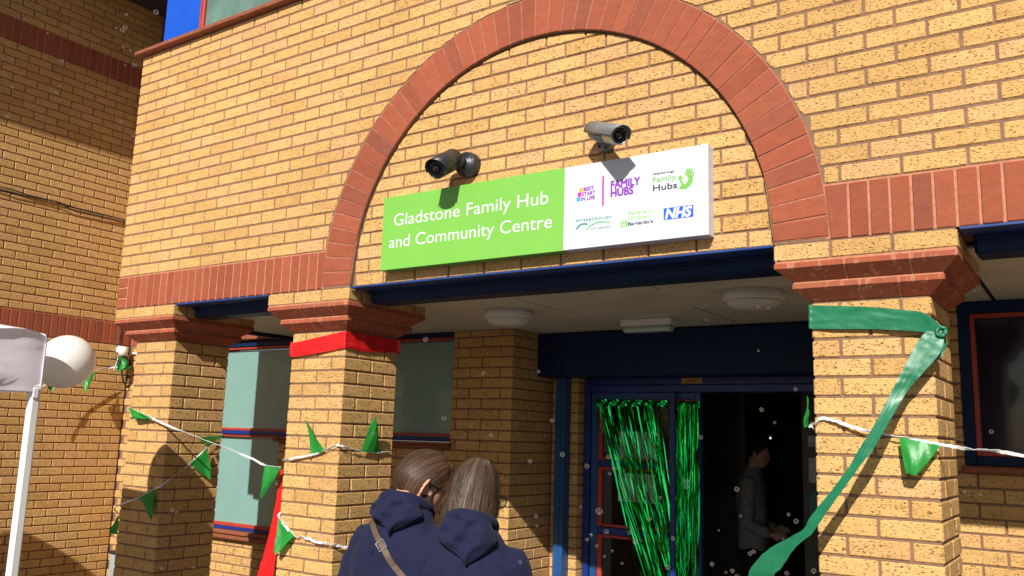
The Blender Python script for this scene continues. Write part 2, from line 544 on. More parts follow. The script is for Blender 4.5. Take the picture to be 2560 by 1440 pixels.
# =================================================================== pillars
def pillar(x0, label, y0=.1125):
    """x0 = left edge of the cap; cap 665 mm, shaft 440 mm"""
    t = thing('brick_pillar', label, 'pillar', (x0 + .3325, .3325, 0), 'brick pillars of the entrance arcade')
    sx0, sx1, sy0, sy1 = x0 + .1125, x0 + .5525, .1125, .5525
    MB().box(sx0 + .006, sx1 - .006, sy0 + .006, sy1 - .006, 0, S - .2).build('mortar_core', 'mortar', t)
    pb = Pool(t, 'brick', 'brick', 300)
    for c in range(29):
        z0 = S - .225 - (c + 1) * .075 + .0; z1 = z0 + BH
        if c % 2 == 1:
            for y_a in (sy0, sy1 - BD):
                pb.box(sx0, sx0 + BL, y_a, y_a + BD, z0, z1); pb.box(sx0 + .225, sx1, y_a, y_a + BD, z0, z1)
            for x_a in (sx0, sx1 - BD):
                pb.box(x_a, x_a + BD, sy0 + .1125, sy0 + .1125 + BL, z0, z1)
        else:
            for x_a in (sx0, sx1 - BD):
                pb.box(x_a, x_a + BD, sy0, sy0 + BL, z0, z1); pb.box(x_a, x_a + BD, sy0 + .225, sy1, z0, z1)
            for y_a in (sy0, sy1 - BD):
                pb.box(sx0 + .1125, sx0 + .1125 + BL, y_a, y_a + BD, z0, z1)
    # block course under the band
    X0, X1 = x0, x0 + .665
    z0, z1 = S - .0735, S - .0085
    MB().box(X0 + .006, X1 - .006, .006, .659, S - .083, S - .002).build('cap_core', 'mortar', t)
    fr = MB()
    for (h0, zt) in ((.3325, S - .0835), (.2768, S - .1585)):
        i = len(fr.v)
        for h, z in ((h0 - .004, zt + .010), (h0 - .004, zt - .020), (h0 - .058, zt - .066)):
            fr.v += [(x0 + .3325 - h, .3325 - h, z), (x0 + .3325 + h, .3325 - h, z), (x0 + .3325 + h, .3325 + h, z), (x0 + .3325 - h, .3325 + h, z)]
        for k in range(2):
            for q in range(4): fr.f.append((i + k * 4 + q, i + k * 4 + 4 + q, i + k * 4 + 4 + (q + 1) % 4, i + k * 4 + (q + 1) % 4))
        fr.f += [(i, i + 1, i + 2, i + 3), (i + 11, i + 10, i + 9, i + 8)]
    o = fr.build('cap_joints', 'mortar_red', t); o['kind'] = 'stuff'
    for k in range(3):
        pb.box(X0 + k * .225, X0 + k * .225 + BL, 0, BD, z0, z1)
        pb.box(X0 + k * .225, X0 + k * .225 + BL, .665 - BD, .665, z0, z1)
    for k in range(2):
        for xa in (X0, X1 - BD):
            pb.box(xa, xa + BD, .1125 + k * .225, .1125 + k * .225 + BL, z0, z1)
    pb.finish()
    # two chamfered plinth courses, each brick a piece
    cx, cy = x0 + .3325, .3325
    for q, (h0, zt) in enumerate(((.3325, S - .0835), (.2768, S - .1585))):
        h1 = h0 - .054
        zb = zt - .065; zl = zt - .020
        cuts = (-.1125 + .05, .1125 + .06) if q == 0 else (-.02, .12)
        for s in range(4):
            dirs = ((X, -Y), (Y, X), (-X, Y), (-Y, -X))[s]
            U, N = dirs
            edges = [None, cuts[0], cuts[1], None]
            for k in range(3):
                b = MB()
                def pt(e, h, z, inset=0):
                    if edges[e] is None: a = (-h if e == 0 else h)
                    else: a = edges[e] + (.005 if e == k else -.005)
                    w = Vector((cx, cy, z)) + U * a + N * (h - inset)
                    return tuple(w)
                e0, e1 = k, k + 1
                A = [pt(e0, h0, zt), pt(e1, h0, zt), pt(e0, h0, zl), pt(e1, h0, zl), pt(e0, h1, zb), pt(e1, h1, zb)]
                inn = [pt(e0, h1 - .05, zt) , pt(e1, h1 - .05, zt), pt(e0, h1 - .05, zb), pt(e1, h1 - .05, zb)]
                b.v = A + inn
                b.f = [(0, 2, 3, 1), (2, 4, 5, 3), (0, 1, 7, 6), (4, 8, 9, 5), (0, 6, 8, 4, 2), (1, 3, 5, 9, 7)]
                b.build('plinth_brick', 'plinth', t)
    return t
P1 = pillar(0.0, 'brick pillar at the left corner under the facade, green bunting across it')
P2 = pillar(1.5865, 'brick pillar wrapped near the top with a red ribbon')
P3 = pillar(4.6167, 'brick pillar on the right wrapped with a wide green ribbon')

# =================================================================== recessed ground-floor wall
YR, YS, XE = 1.7, 2.25, 2.2115
rec = thing('recessed_wall', 'shaded yellow brick wall under the overhang with teal windows', 'wall', (0, YR, 0))
YRR = 1.6
core = MB()
core.box(-2.49, -1.095, YR + .007, YR + .25, 0, S + 3.6)
core.box(-1.095, -.18, YR + .007, YR + .25, 0, S - 1.70)
core.box(-.18, 1.672, YR + .007, YR + .25, 0, S - .875)
core.box(1.672, XE - .006, YR + .007, YS + .25, 0, S - .02)
core.box(XE - .01, 2.436, YS + .007, YS + .25, 0, S - .02)
core.box(-1.095, .25, YR + .007, YR + .25, S - .002, S + 3.6)
core.build('mortar_bed', 'mortar', rec)
core = MB()
core.box(4.45, 5.07, YRR + .007, YRR + .25, 0, S - .02)
core.box(5.07, XR, YRR + .007, YRR + .25, 0, S - .885)
core.box(4.45, 4.6, YRR + .25, YS + .2, 0, S - .02)
core.build('mortar_bed', 'mortar', rec)
pool = Pool(rec, 'brick', 'brick')
def intervals(a, b, holes):
    out = [(a, b)]
    for h0, h1 in holes:
        nx = []
        for p, q in out:
            if h1 <= p or h0 >= q: nx.append((p, q)); continue
            if p < h0: nx.append((p, h0))
            if q > h1: nx.append((h1, q))
        out = nx
    return out
for c in range(-32, 0):
    z0 = S + c * .075; z1 = z0 + BH
    if z0 < 0: continue
    zt = z0 - S; holes = []
    if c == -1: z1 = S - .033
    if -.88 < zt + .04 < -.02: holes.append((-1.10, 1.672))
    if -1.72 < zt + .04 < -.86: holes.append((-1.10, -.178))
    hd = c % 2 == 0
    end = XE if hd else XE - .1125
    x = -2.5 - (.1125 if hd else 0) + .06
    while x < end:
        a, b = max(-2.5, x), min(end, x + BL)
        if end - b < .05 and end > b: b = end
        for p, q in intervals(a, b, holes):
            if q - p > .02: pool.box(p, q, YR, YR + (BD if q > XE - .01 else .055), z0, z1, .5 if p < 1.6 else 1)
        x += .225
    y = YR + .1125 if hd else YR
    k = 0
    while y < YS - .01:
        e = min(y + BL, YS - .004)
        if YS - e < .05: e = YS - .004
        if e - y > .03: pool.box(XE - (BD if k == 0 and not hd else .055), XE, y, e, z0, z1, 2)
        y = e + .01; k += 1
    # strip beside the door and its return
    a0 = XE + .004
    for p, q in ([(a0, 2.438)] if hd else [(a0, a0 + .105), (a0 + .115, 2.438 - .0)]):
        pool.box(p, q, YS, YS + .10, z0, z1, 2)
    # right-hand wall
    x = 4.455 - (.1125 if hd else 0)
    hol = [(5.072, 9)] if -.89 < zt + .04 < -.02 else []
    while x < XR:
        for p, q in intervals(max(4.455, x), min(XR, x + BL), hol):
            if q - p > .02: pool.box(p, q, YRR, YRR + .055, z0, z1, 1.2 if p > 5 else .2)
        x += .225
pool.finish()
for k in range(34):
    x0 = -2.5 + .005 + k * .075
    if x0 > .05: break
    link('soldier_brick', box_mesh('soldier_brick', BH, .055, BL, 'red', .003), rec, (x0 + BH / 2, YR + .0275, S + BL / 2))
up_ = Pool(rec, 'brick', 'brick', 0, 'upper_bricks')
for c in range(3, 20):
    z0 = S + c * .075; x = -2.5 - (.1125 if c % 2 else 0)
    while x < -.02:
        up_.box(max(-2.5, x), min(x + BL, -.02), YR, YR + .055, z0, z0 + BH); x += .225
up_.finish()

# windows of the recessed wall
def hband(name, x0, x1, z0, z1, mat, y, par, depth=.05):
    return MB().bbox(x0, x1, y, y + depth, z0, z1, .003).build(name, mat, par)
win = MB().box(-1.096, 1.671, YR + .045, YR + .08, S - .80, S - .10).build('long_window', 'teal', rec)
for nm, z0, z1, mt, dy in (('head_frame', -.068, -.034, 'navy', .0), ('head_bead', -.0895, -.0685, 'red_paint', .012),
                           ('bottom_bead', -.812, -.79, 'red_paint', .012), ('bottom_frame', -.848, -.8125, 'door_blue', .0)):
    hband(nm, -1.096, 1.671, S + z0, S + z1, mt, YR + dy, win, .09)
hband('bottom_bead', -1.096, -.20, S - .868, S - .8485, 'red_paint', YR + .012, win, .08)
hband('mullion', .28, .34, S - .79, S - .09, 'navy', YR + .004, win, .09)
sl = MB().bbox(-.207, 1.69, YR - .055, YR + .06, S - .872, S - .8525, .004).bbox(-.205, 1.685, YR - .045, YR + .06, S - .897, S - .8725, .008)
sl.build('sill', 'sill', win)
lw = MB().box(-1.096, -.181, YR + .045, YR + .08, S - 1.625, S - .8695).build('lower_window', 'teal', rec)
hband('bottom_bead', -1.096, -.181, S - 1.64, S - 1.612, 'red_paint', YR + .012, lw, .08)
hband('bottom_frame', -1.096, -.181, S - 1.668, S - 1.6405, 'door_blue', YR + .002, lw, .08)
MB().bbox(-1.12, -.135, YR - .075, YR + .06, S - 1.695, S - 1.6685, .004).bbox(-1.12, -.14, YR - .06, YR + .06, S - 1.742, S - 1.6955, .01).build('sill', 'sill', lw)
# right window; its frame takes a darker navy in place of shade
rw = MB().box(5.12, XR, YRR + .05, YRR + .08, S - .83, S - .06).build('side_window', 'dark_glass', rec)
for nm, a, b, z0, z1, mt, dy in (('frame', 5.073, 5.125, -.868, -.035, 'navy', 0), ('frame', 5.1255, XR, -.095, -.035, 'navy', 0), ('frame', 5.1255, XR, -.868, -.822, 'navy', 0),
                                 ('bead', 5.1255, 5.148, -.8215, -.0955, 'red_paint', .012), ('bead', 5.1485, XR, -.118, -.0955, 'red_paint', .012), ('bead', 5.1485, XR, -.8215, -.800, 'red_paint', .012)):
    hband(nm, a, b, S + z0, S + z1, mt, YRR + dy, rw, .06)
MB().bbox(5.06, XR, YRR - .05, YRR + .06, S - .905, S - .8705, .008).build('sill', 'sill', rw)

# =================================================================== soffit of the overhang
ZCE = S - .03
sof = thing('entrance_soffit', 'pale panelled soffit over the entrance', 'soffit', (2.8, 1.2, ZCE))
MB().box(.105, XR, .271, 2.48, ZCE + .012, ZCE + .04).build('soffit_backing', 'black', sof)
gx = [.108, .95, 2.02, 2.97, 3.80, 4.62, 5.245]
rows = [(.272, .66), (.66, 1.24), (1.24, 1.91), (1.91, 2.47)]
scr = MB()
for r_, (y0, y1) in enumerate(rows):
    off = 0
    xs_ = [.112] + ([1.15, 2.05, 2.975, 3.82, 5.245] if r_ == 0 else [1.15, 2.05, 2.975, 5.245] if r_ == 1 else [1.15, 2.05, 2.975, 3.76, 5.245]) + [6.3, XR]
    for a, b in zip(xs_, xs_[1:]):
        gp = .011 if abs(b - 5.245) < .001 or abs(a - 5.245) < .001 else .002
        MB().bbox(a + gp, b - gp, y0 + .002, y1 - .002, ZCE, ZCE + .0115, .001).build('soffit_panel', 'ceil', sof)
        for sx in (a + .05, (a + b) / 2, b - .05):
            for sy in (y0 + .04, y1 - .04):
                scr.lathe([(.008, 0), (.007, -.0025), (.002, -.004)], (sx, sy, ZCE), (0, 0, 1), 8)
o = scr.build('panel_screws', 'white_plastic', sof); o['kind'] = 'stuff'
MB().bbox(.07, .1045, .28, 1.69, ZCE - .03, ZCE + .03, .003).build('edge_trim', 'black', sof)

# =================================================================== left wing wall
XL = -2.5
wing = thing('wing_wall', 'tall side wall of yellow brick with red soldier bands left of the facade', 'wall', (XL, 0, 0))
YW0 = -4.2
MB().box(XL - .3, XL - .007, YW0, YR + .2, 0, S + 3.62).build('mortar_bed', 'mortar', wing)
for zb in (S, S + 2.7):
    mr = MB()
    mr.quad((XL - .0055, YW0, zb), (XL - .0055, YR, zb), (XL - .0055, YR, zb + .222), (XL - .0055, YW0, zb + .222))
    mr.build('band_mortar', 'mortar_red', wing)
pool = Pool(wing, 'brick', 'brick')
c = -32
while True:
    z0 = S + c * .075
    if z0 > S + 3.58: break
    if not (0 <= c < 3 or 36 <= c < 39):
        y = YR - .008 - (.09 if c % 2 else .2) - .225 * 26
        while y < YR - .008:
            e = min(y + BL, YR - .008)
            if e - y > .03 and y > YW0: pool.box(XL - .055, XL, y, e, z0, z0 + BH)
            y += .225
    c += 1
pool.finish()
sp = Pool(wing, 'soldier_brick', 'red', 300, 'soldier_field')
for zb in (S, S + 2.7):
    y = YR - .08
    while y > YW0:
        sp.box(XL - .055, XL, y, y + BH, zb, zb + BL); y -= .075
sp.finish()
MB().bbox(XL - .3, XL + .78, YW0, YR + .2, S + 3.60, S + 3.63, .004).build('eaves_soffit', 'dark_grey', wing)
MB().bbox(XL + .74, XL + .78, YW0, YR + .2, S + 3.6305, S + 3.85, .004).build('fascia', 'grey', wing)
# =================================================================== entrance: shutter box, rails, doors
M['paper'] = P('paper', (.62, .63, .62), .8, var=.03)
M['ink'] = P('grey_ink', (.25, .25, .27), .8)
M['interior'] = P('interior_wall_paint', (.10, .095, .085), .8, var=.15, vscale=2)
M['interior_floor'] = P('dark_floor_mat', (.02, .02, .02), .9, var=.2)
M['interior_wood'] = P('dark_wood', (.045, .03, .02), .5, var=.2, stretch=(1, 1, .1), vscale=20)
def glass_mat(name, tint, gloss):
    m, n, l, b = mat_new(name)
    n.remove(b)
    tr = n.new('ShaderNodeBsdfTransparent'); tr.inputs[0].default_value = (*tint, 1)
    gl = n.new('ShaderNodeBsdfGlossy'); gl.inputs['Roughness'].default_value = .02
    fr = n.new('ShaderNodeFresnel'); fr.inputs[0].default_value = 1.45
    ml = n.new('ShaderNodeMath'); ml.operation = 'MULTIPLY'; ml.inputs[1].default_value = gloss
    l.new(fr.outputs[0], ml.inputs[0])
    mx = n.new('ShaderNodeMixShader')
    l.new(ml.outputs[0], mx.inputs[0]); l.new(tr.outputs[0], mx.inputs[1]); l.new(gl.outputs[0], mx.inputs[2])
    l.new(mx.outputs[0], n['Material Output'].inputs[0])
    return m
M['door_glass'] = glass_mat('door_glass', (.80, .84, .84), 1.0)
sb = MB().bbox(2.216, 4.44, 2.02, 2.235, S - .352, S - .040, .006).build('roller_shutter_box', 'navy')
tag(sb, 'long navy roller shutter box above the entrance doors', 'shutter box', kind='thing')
for px_ in (2.30, 4.36):
    g_ = MB().bbox(px_, px_ + .078, 2.15, 2.246, 0.002, S - .3535, .004).bbox(px_ + .026, px_ + .052, 2.143, 2.149, 0.002, S - .3535, .001)
    o = g_.build('shutter_guide_rail', 'steel_blue')
    tag(o, 'upright blue shutter guide rail left of the doors' if px_ < 3 else 'upright blue shutter guide rail hidden right of the doors', 'rail')
door = thing('glass_entrance', 'blue framed glass entrance doors with red beading under the shutter box', 'entrance', (3.2, 2.35, 0))
fr_ = MB().bbox(2.442, 2.492, 2.33, 2.44, 0, S - .352, .004)
fr_.bbox(2.4925, 4.36, 2.31, 2.44, S - .452, S - .398, .006)
fr_.bbox(2.4925, 4.36, 2.34, 2.44, S - .3975, S - .345, .003)
fr_.bbox(4.37, 4.44, 2.33, 2.44, 0, S - .352, .004)
fr_.build('door_frame', 'door_blue', door)
lf = MB().bbox(2.4935, 2.549, 2.355, 2.41, 0.02, S - .453, .003).bbox(3.318, 3.352, 2.355, 2.41, 0.02, S - .453, .003)
lf.bbox(2.5495, 3.3175, 2.356, 2.41, S - .500, S - .453, .003).bbox(2.5495, 3.3175, 2.356, 2.41, .02, .20, .003)
lf = lf.build('door_leaf', 'steel_blue', door)
for za, zb in ((-.942, -.500), (-1.418, -.993), (-2.20, -1.474)):
    b_ = MB()
    b_.bbox(2.55, 2.583, 2.362, 2.40, S + za, S + zb, .003).bbox(3.29, 3.3175, 2.362, 2.40, S + za, S + zb, .003)
    b_.bbox(2.5835, 3.2895, 2.362, 2.40, S + zb - .02, S + zb, .003).bbox(2.5835, 3.2895, 2.362, 2.40, S + za, S + za + .02, .003)
    b_.build('red_bead', 'red_paint', lf)
    MB().box(2.58, 3.292, 2.378, 2.384, S + za + .01, S + zb - .01).build('pane', 'door_glass', lf)
for za in (-.968, -1.446):
    MB().bbox(2.5505, 3.317, 2.358, 2.40, S + za - .024, S + za + .025, .003).build('mid_rail', 'door_blue', lf)
MB().bbox(3.149, 3.191, 2.290, 2.309, .02, S - .453, .006).build('sliding_stile', 'door_blue', door)
o = MB().box(3.22, 3.375, 2.335, 2.3395, S - .392, S - .352)
st = o.build('warning_sticker', P('yellow_sticker', (.42, .27, .05), .5, var=.3, vscale=120))
tag(st, 'small yellow warning sticker on the door header', 'sticker')
MB().box(3.26, 3.335, 2.333, 2.3345, S - .377, S - .366).build('sticker_print', 'red_paint', st)
for (x0_, x1_, z0_, z1_, lb) in ((2.718, 3.012, -.941, -.732, 'upper white paper notice behind the green tinsel'), (2.712, 3.006, -1.231, -1.03, 'lower white paper notice behind the green tinsel')):
    pn = MB().box(x0_, x1_, 2.374, 2.3755, S + z0_, S + z1_).build('paper_notice', 'paper')
    tag(pn, lb, 'notice', 'paper notices on the door')
    tx = MB()
    for i in range(11):
        zz = S + z1_ - .025 - i * .0155
        tx.box(x0_ + .03, x0_ + .03 + random.uniform(.12, .24), 2.3733, 2.3737, zz - .004, zz)
    o = tx.build('text_lines', 'ink', pn); o['kind'] = 'stuff'
# hallway behind the doors
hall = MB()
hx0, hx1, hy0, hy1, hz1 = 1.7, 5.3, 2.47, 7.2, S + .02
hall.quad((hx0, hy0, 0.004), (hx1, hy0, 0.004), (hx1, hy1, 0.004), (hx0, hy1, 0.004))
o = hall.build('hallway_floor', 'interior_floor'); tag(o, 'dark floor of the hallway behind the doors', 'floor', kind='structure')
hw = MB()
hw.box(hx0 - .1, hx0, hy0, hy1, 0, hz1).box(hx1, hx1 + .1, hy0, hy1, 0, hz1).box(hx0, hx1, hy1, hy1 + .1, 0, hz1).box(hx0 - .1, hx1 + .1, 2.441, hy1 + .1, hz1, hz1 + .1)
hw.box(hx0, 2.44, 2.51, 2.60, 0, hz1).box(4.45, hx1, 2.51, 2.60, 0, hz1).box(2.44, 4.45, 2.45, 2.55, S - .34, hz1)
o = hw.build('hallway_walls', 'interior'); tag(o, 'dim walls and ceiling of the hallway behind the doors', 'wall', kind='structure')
# hall furniture seen through the doorway: partition with panels, frames
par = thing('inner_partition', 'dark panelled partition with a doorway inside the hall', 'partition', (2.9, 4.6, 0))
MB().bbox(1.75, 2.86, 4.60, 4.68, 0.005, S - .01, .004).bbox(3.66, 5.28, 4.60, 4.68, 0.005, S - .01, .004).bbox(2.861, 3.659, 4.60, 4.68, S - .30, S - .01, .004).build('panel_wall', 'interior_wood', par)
for x_ in (2.84, 3.62):
    MB().bbox(x_, x_ + .055, 4.575, 4.599, .005, S - .26, .004).build('door_lining', 'interior', par)
for i, (x0_, x1_, z0_, z1_) in enumerate(((2.52, 2.72, -.86, -.55), (2.52, 2.72, -1.25, -.92))):
    MB().bbox(x0_, x1_, 4.58, 4.598, S + z0_, S + z1_, .004).build('framed_board', 'black', par)
for i, (z0_, z1_, c_) in enumerate(((-.80, -.72, (.4, .42, .45)), (-1.06, -.88, (.42, .42, .42)), (-1.36, -1.12, (.05, .18, .16)))):
    mm = P('poster_%d' % i, c_, .7, var=.2, vscale=30)
    o = MB().box(3.85, 4.05, 3.19, 3.195, S + z0_, S + z1_).build('wall_poster', mm)
    tag(o, ('small pale leaflet at the top of the posters by the right pillar', 'grey poster inside the doorway beside the right pillar', 'dark green poster low inside the doorway')[i], 'poster', 'posters inside the doorway')
o = MB().bbox(3.80, 4.40, 3.20, 3.25, .005, S - .2, .004).build('display_board', 'interior_wood'); tag(o, 'dark display board inside the doorway at right', 'board')

# =================================================================== tinsel curtain
def foil(name, col, rough=.22):
    return P(name, col, rough, metal=1.0)
M['foil'] = foil('green_foil', (.02, .82, .20), .07)
rng = random.Random(5)
ti = thing('tinsel_curtain', 'shiny green foil tinsel curtain hanging inside the doorway', 'curtain', (3.0, 2.345, .6))
hd_ = MB()
n_ = 60
for k in range(3):
    i0 = len(hd_.v)
    for i in range(n_ + 1):
        x_ = 2.53 + (3.352 - 2.53) * i / n_
        wv = .006 * math.sin(i * .9 + k) + rng.uniform(-.003, .003)
        z_ = S - .500 - .012 * (i / n_) - k * .016
        hd_.v += [(x_, 2.343 + wv, z_), (x_, 2.343 - wv, z_ - .0158)]
    for i in range(n_):
        a = i0 + 2 * i; hd_.f.append((a, a + 1, a + 3, a + 2))
hd_.build('header_strip', 'foil', ti)
st_ = MB()
def strand(x_top, x_bot, z_top, z_bot, y_, w, sway):
    ns = 22; i0 = len(st_.v); ph = rng.uniform(0, 6.28); tw = rng.uniform(-3, 3); fq = rng.uniform(.6, 1.4)
    for i in range(ns + 1):
        t = i / ns
        x_ = x_top + (x_bot - x_top) * (t ** 1.15) + sway * math.sin(t * 3.1416 * fq + ph) * .5
        z_ = z_top + (z_bot - z_top) * t
        an = ph * .5 + tw * t + .5 * math.sin(9 * t + ph)
        dx, dy = math.cos(an) * w / 2, math.sin(an) * w / 2
        yy = y_ + .006 * math.sin(5 * t + ph)
        st_.v += [(x_ - dx, yy - dy, z_), (x_ + dx, yy + dy, z_)]
    for i in range(ns):
        a = i0 + 2 * i; st_.f.append((a, a + 1, a + 3, a + 2))
for i in range(150):
    t = rng.random()
    xt = 2.535 + .80 * t
    xb = 2.99 + .34 * t + rng.uniform(-.05, .05)
    if rng.random() < .3: xt = rng.uniform(3.20, 3.35); xb = xt + rng.uniform(-.12, .01)
    strand(xt, xb, S - .54 + rng.uniform(-.01, .01), S - rng.uniform(1.55, 1.95), rng.uniform(2.325, 2.352), rng.uniform(.004, .0095), rng.uniform(.004, .03))
for i in range(9):
    strand(rng.uniform(2.6, 3.1), rng.uniform(3.1, 3.35), S - .54, S - rng.uniform(1.2, 1.6), 2.335, .005, .04)
o = st_.build('foil_strands', 'foil', ti); o['kind'] = 'stuff'

# =================================================================== soffit lights
def bulkhead(x, y, label):
    t = thing('bulkhead_light', label, 'light', (x, y, ZCE), 'round bulkhead lights')
    MB().lathe([(.150, 0), (.152, -.045), (.146, -.052)], (x, y, ZCE), (0, 0, 1), 36).build('base', 'white_plastic', t, True)
    MB().lathe([(.144, -.0525), (.138, -.066), (.115, -.082), (.07, -.094), (.02, -.098)], (x, y, ZCE), (0, 0, 1), 36).build('diffuser', P('opal_diffuser', (.62, .62, .58), .25), t, True)
bulkhead(2.665, .97, 'round white bulkhead light on the soffit left of the arch centre')
bulkhead(4.235, .88, 'round white bulkhead light on the soffit beside the right pillar')
em = thing('emergency_light', 'white rectangular emergency light on the soffit above the shutter box', 'light', (3.28, 1.62, ZCE))
MB().bbox(3.13, 3.48, 1.56, 1.66, ZCE - .045, ZCE - .001, .006).build('housing', 'white_plastic', em)
MB().bbox(3.138, 3.472, 1.565, 1.655, ZCE - .085, ZCE - .0455, .016).build('diffuser', P('clear_diffuser', (.45, .55, .52), .12, coat=.6), em)

# =================================================================== sign
sign = thing('building_sign', 'green and white sign panel reading Gladstone Family Hub and Community Centre', 'sign', (3.44, -.02, S + .058))
MB().bbox(2.52, 4.36, -.044, .0215, S + .058, S + .456, .002).build('panel', 'white_sign', sign)
gm = MB().box(2.5195, 3.655, -.0455, -.0443, S + .0575, S + .4565)
gm.box(2.5185, 2.5194, -.0455, .0215, S + .0575, S + .4565).box(2.5195, 3.655, -.0442, .0215, S + .0565, S + .0574)
gm.build('green_field', 'green_sign', sign)
def flatcol(name, c): return P(name, c, .4, var=.02)
INK = {k: flatcol('print_' + k, c) for k, c in dict(white=(.66, .69, .70), orange=(.82, .36, .06), pink=(.80, .03, .32), sky=(.08, .33, .82), purple=(.24, .035, .42), violet=(.22, .045, .40), lime=(.17, .45, .07),
         dark=(.035, .04, .07), teal=(.025, .24, .22), green=(.12, .50, .20), nhs=(.02, .10, .62), soft=(.30, .66, .22), grey=(.08, .10, .14)).items()}
dg = bpy.context.evaluated_depsgraph_get()
def raw_text(body, off=0, shear=0, space=1.0):
    c = bpy.data.curves.new('lettering', 'FONT')
    c.body = body; c.size = 1; c.offset = off; c.shear = shear; c.space_character = space; c.resolution_u = 4
    o = bpy.data.objects.new('lettering', c); COL.objects.link(o)
    bpy.context.view_layer.update()
    d = bpy.context.evaluated_depsgraph_get()
    me = bpy.data.meshes.new_from_object(o.evaluated_get(d))
    bpy.data.objects.remove(o); bpy.data.curves.remove(c)
    return me
CAPH = max(v.co.y for v in raw_text('H').vertices)
def lettering(body, x0, x1, base, cap, ink, parent, y=-.0462, off=0, shear=0, name='lettering', space=1.0, words=False, bold=0):
    me = raw_text(body, off, shear, space)
    a = min(v.co.x for v in me.vertices); b = max(v.co.x for v in me.vertices)
    for v in me.vertices:
        v.co = Vector((x0 + (v.co.x - a) / (b - a) * (x1 - x0), y, S + base + v.co.y / CAPH * cap))
    if bold:
        b3 = MB()
        for q_, (dx_, dz_) in enumerate(((0, 0), (bold, 0), (-bold, 0), (0, bold), (0, -bold), (bold * .7, bold * .7), (-bold * .7, -bold * .7), (bold * .7, -bold * .7), (-bold * .7, bold * .7))):
            i_ = len(b3.v); b3.v += [(v.co.x + dx_, v.co.y - q_ * .00005, v.co.z + dz_) for v in me.vertices]
            b3.f += [tuple(i_ + k for k in p.vertices) for p in me.polygons]
        me = b3.mesh(name, None)
    me.materials.append(INK[ink])
    if not words: return link(name, me, parent)
    # one part per word: split where the gap between glyphs is a space
    fx = sorted((min(me.vertices[i].co.x for i in p.vertices), max(me.vertices[i].co.x for i in p.vertices)) for p in me.polygons)
    cuts = []; hi = fx[0][1]
    for a_, b_ in fx:
        if a_ - hi > .012: cuts.append((a_ + hi) / 2)
        hi = max(hi, b_)
    edges = [-1e9] + cuts + [1e9]
    for lo_, hi_ in zip(edges, edges[1:]):
        b2_ = MB(); mp_ = {}
        for p in me.polygons:
            c_ = sum(me.vertices[i].co.x for i in p.vertices) / len(p.vertices)
            if not lo_ < c_ < hi_: continue
            for i in p.vertices:
                if i not in mp_: mp_[i] = len(b2_.v); b2_.v.append(tuple(me.vertices[i].co))
            b2_.f.append(tuple(mp_[i] for i in p.vertices))
        if b2_.v: b2_.build(name, INK[ink], parent)
lettering('Gladstone Family Hub', 2.598, 3.569, .293, .064, 'white', sign, y=-.0461, words=True)
lettering('and Community Centre', 2.573, 3.592, .174, .064, 'white', sign, y=-.0461, words=True)
def plate(polys, ink, name, y=-.0448):
    b = MB()
    y0_ = y
    for q_, pl in enumerate(polys):
        y = y0_ - q_ * .00007
        k = len(pl); i = len(b.v)
        b.v += [(a, y, S + c) for a, c in pl] + [(a, y + .0006, S + c) for a, c in pl]
        ar = sum(pl[j][0] * pl[(j + 1) % k][1] - pl[(j + 1) % k][0] * pl[j][1] for j in range(k))
        fr = tuple(range(i, i + k))
        b.f.append(fr if ar > 0 else fr[::-1])
        for j in range(k): b.f.append((i + j, i + (j + 1) % k, i + k + (j + 1) % k, i + k + j))
    return b.build(name, INK[ink], sign)
def rrect(x0, x1, z0, z1, r, n=4):
    out = []
    for cx_, cz_, a0 in ((x1 - r, z1 - r, 0), (x0 + r, z1 - r, 90), (x0 + r, z0 + r, 180), (x1 - r, z0 + r, 270)):
        for i in range(n + 1):
            a = math.radians(a0 + 90 * i / n); out.append((cx_ + r * math.cos(a), cz_ + r * math.sin(a)))
    return out
WY = -.0448
plate([rrect(3.734, 3.754, .325, .346, .005)], 'orange', 'logo_block')
plate([rrect(3.727, 3.747, .3035, .3245, .005)], 'pink', 'logo_block')
plate([rrect(3.721, 3.741, .282, .303, .005)], 'sky', 'logo_block')
for tx_, x0_, x1_, b_ in (('BEST', 3.758, 3.811, .328), ('START', 3.750, 3.819, .3055), ('IN LIFE', 3.745, 3.818, .283)):
    lettering(tx_, x0_, x1_, b_, .0165, 'purple', sign, WY, bold=.0009)
plate([rrect(3.8545, 3.864, .244, .386, .004)], 'pink', 'divider_bar')
lettering('FAMILY', 3.900, 4.043, .3205, .034, 'violet', sign, WY, bold=.0022)
lettering('HUBS', 3.900, 4.010, .282, .034, 'violet', sign, WY, bold=.0022)
lettering('Peterborough', 4.107, 4.207, .3525, .0105, 'grey', sign, WY, bold=.0004)
lettering('Family', 4.106, 4.214, .3185, .025, 'lime', sign, WY, bold=.0004)
lettering('Hubs', 4.107, 4.219, .280, .027, 'dark', sign, WY, bold=.0008)
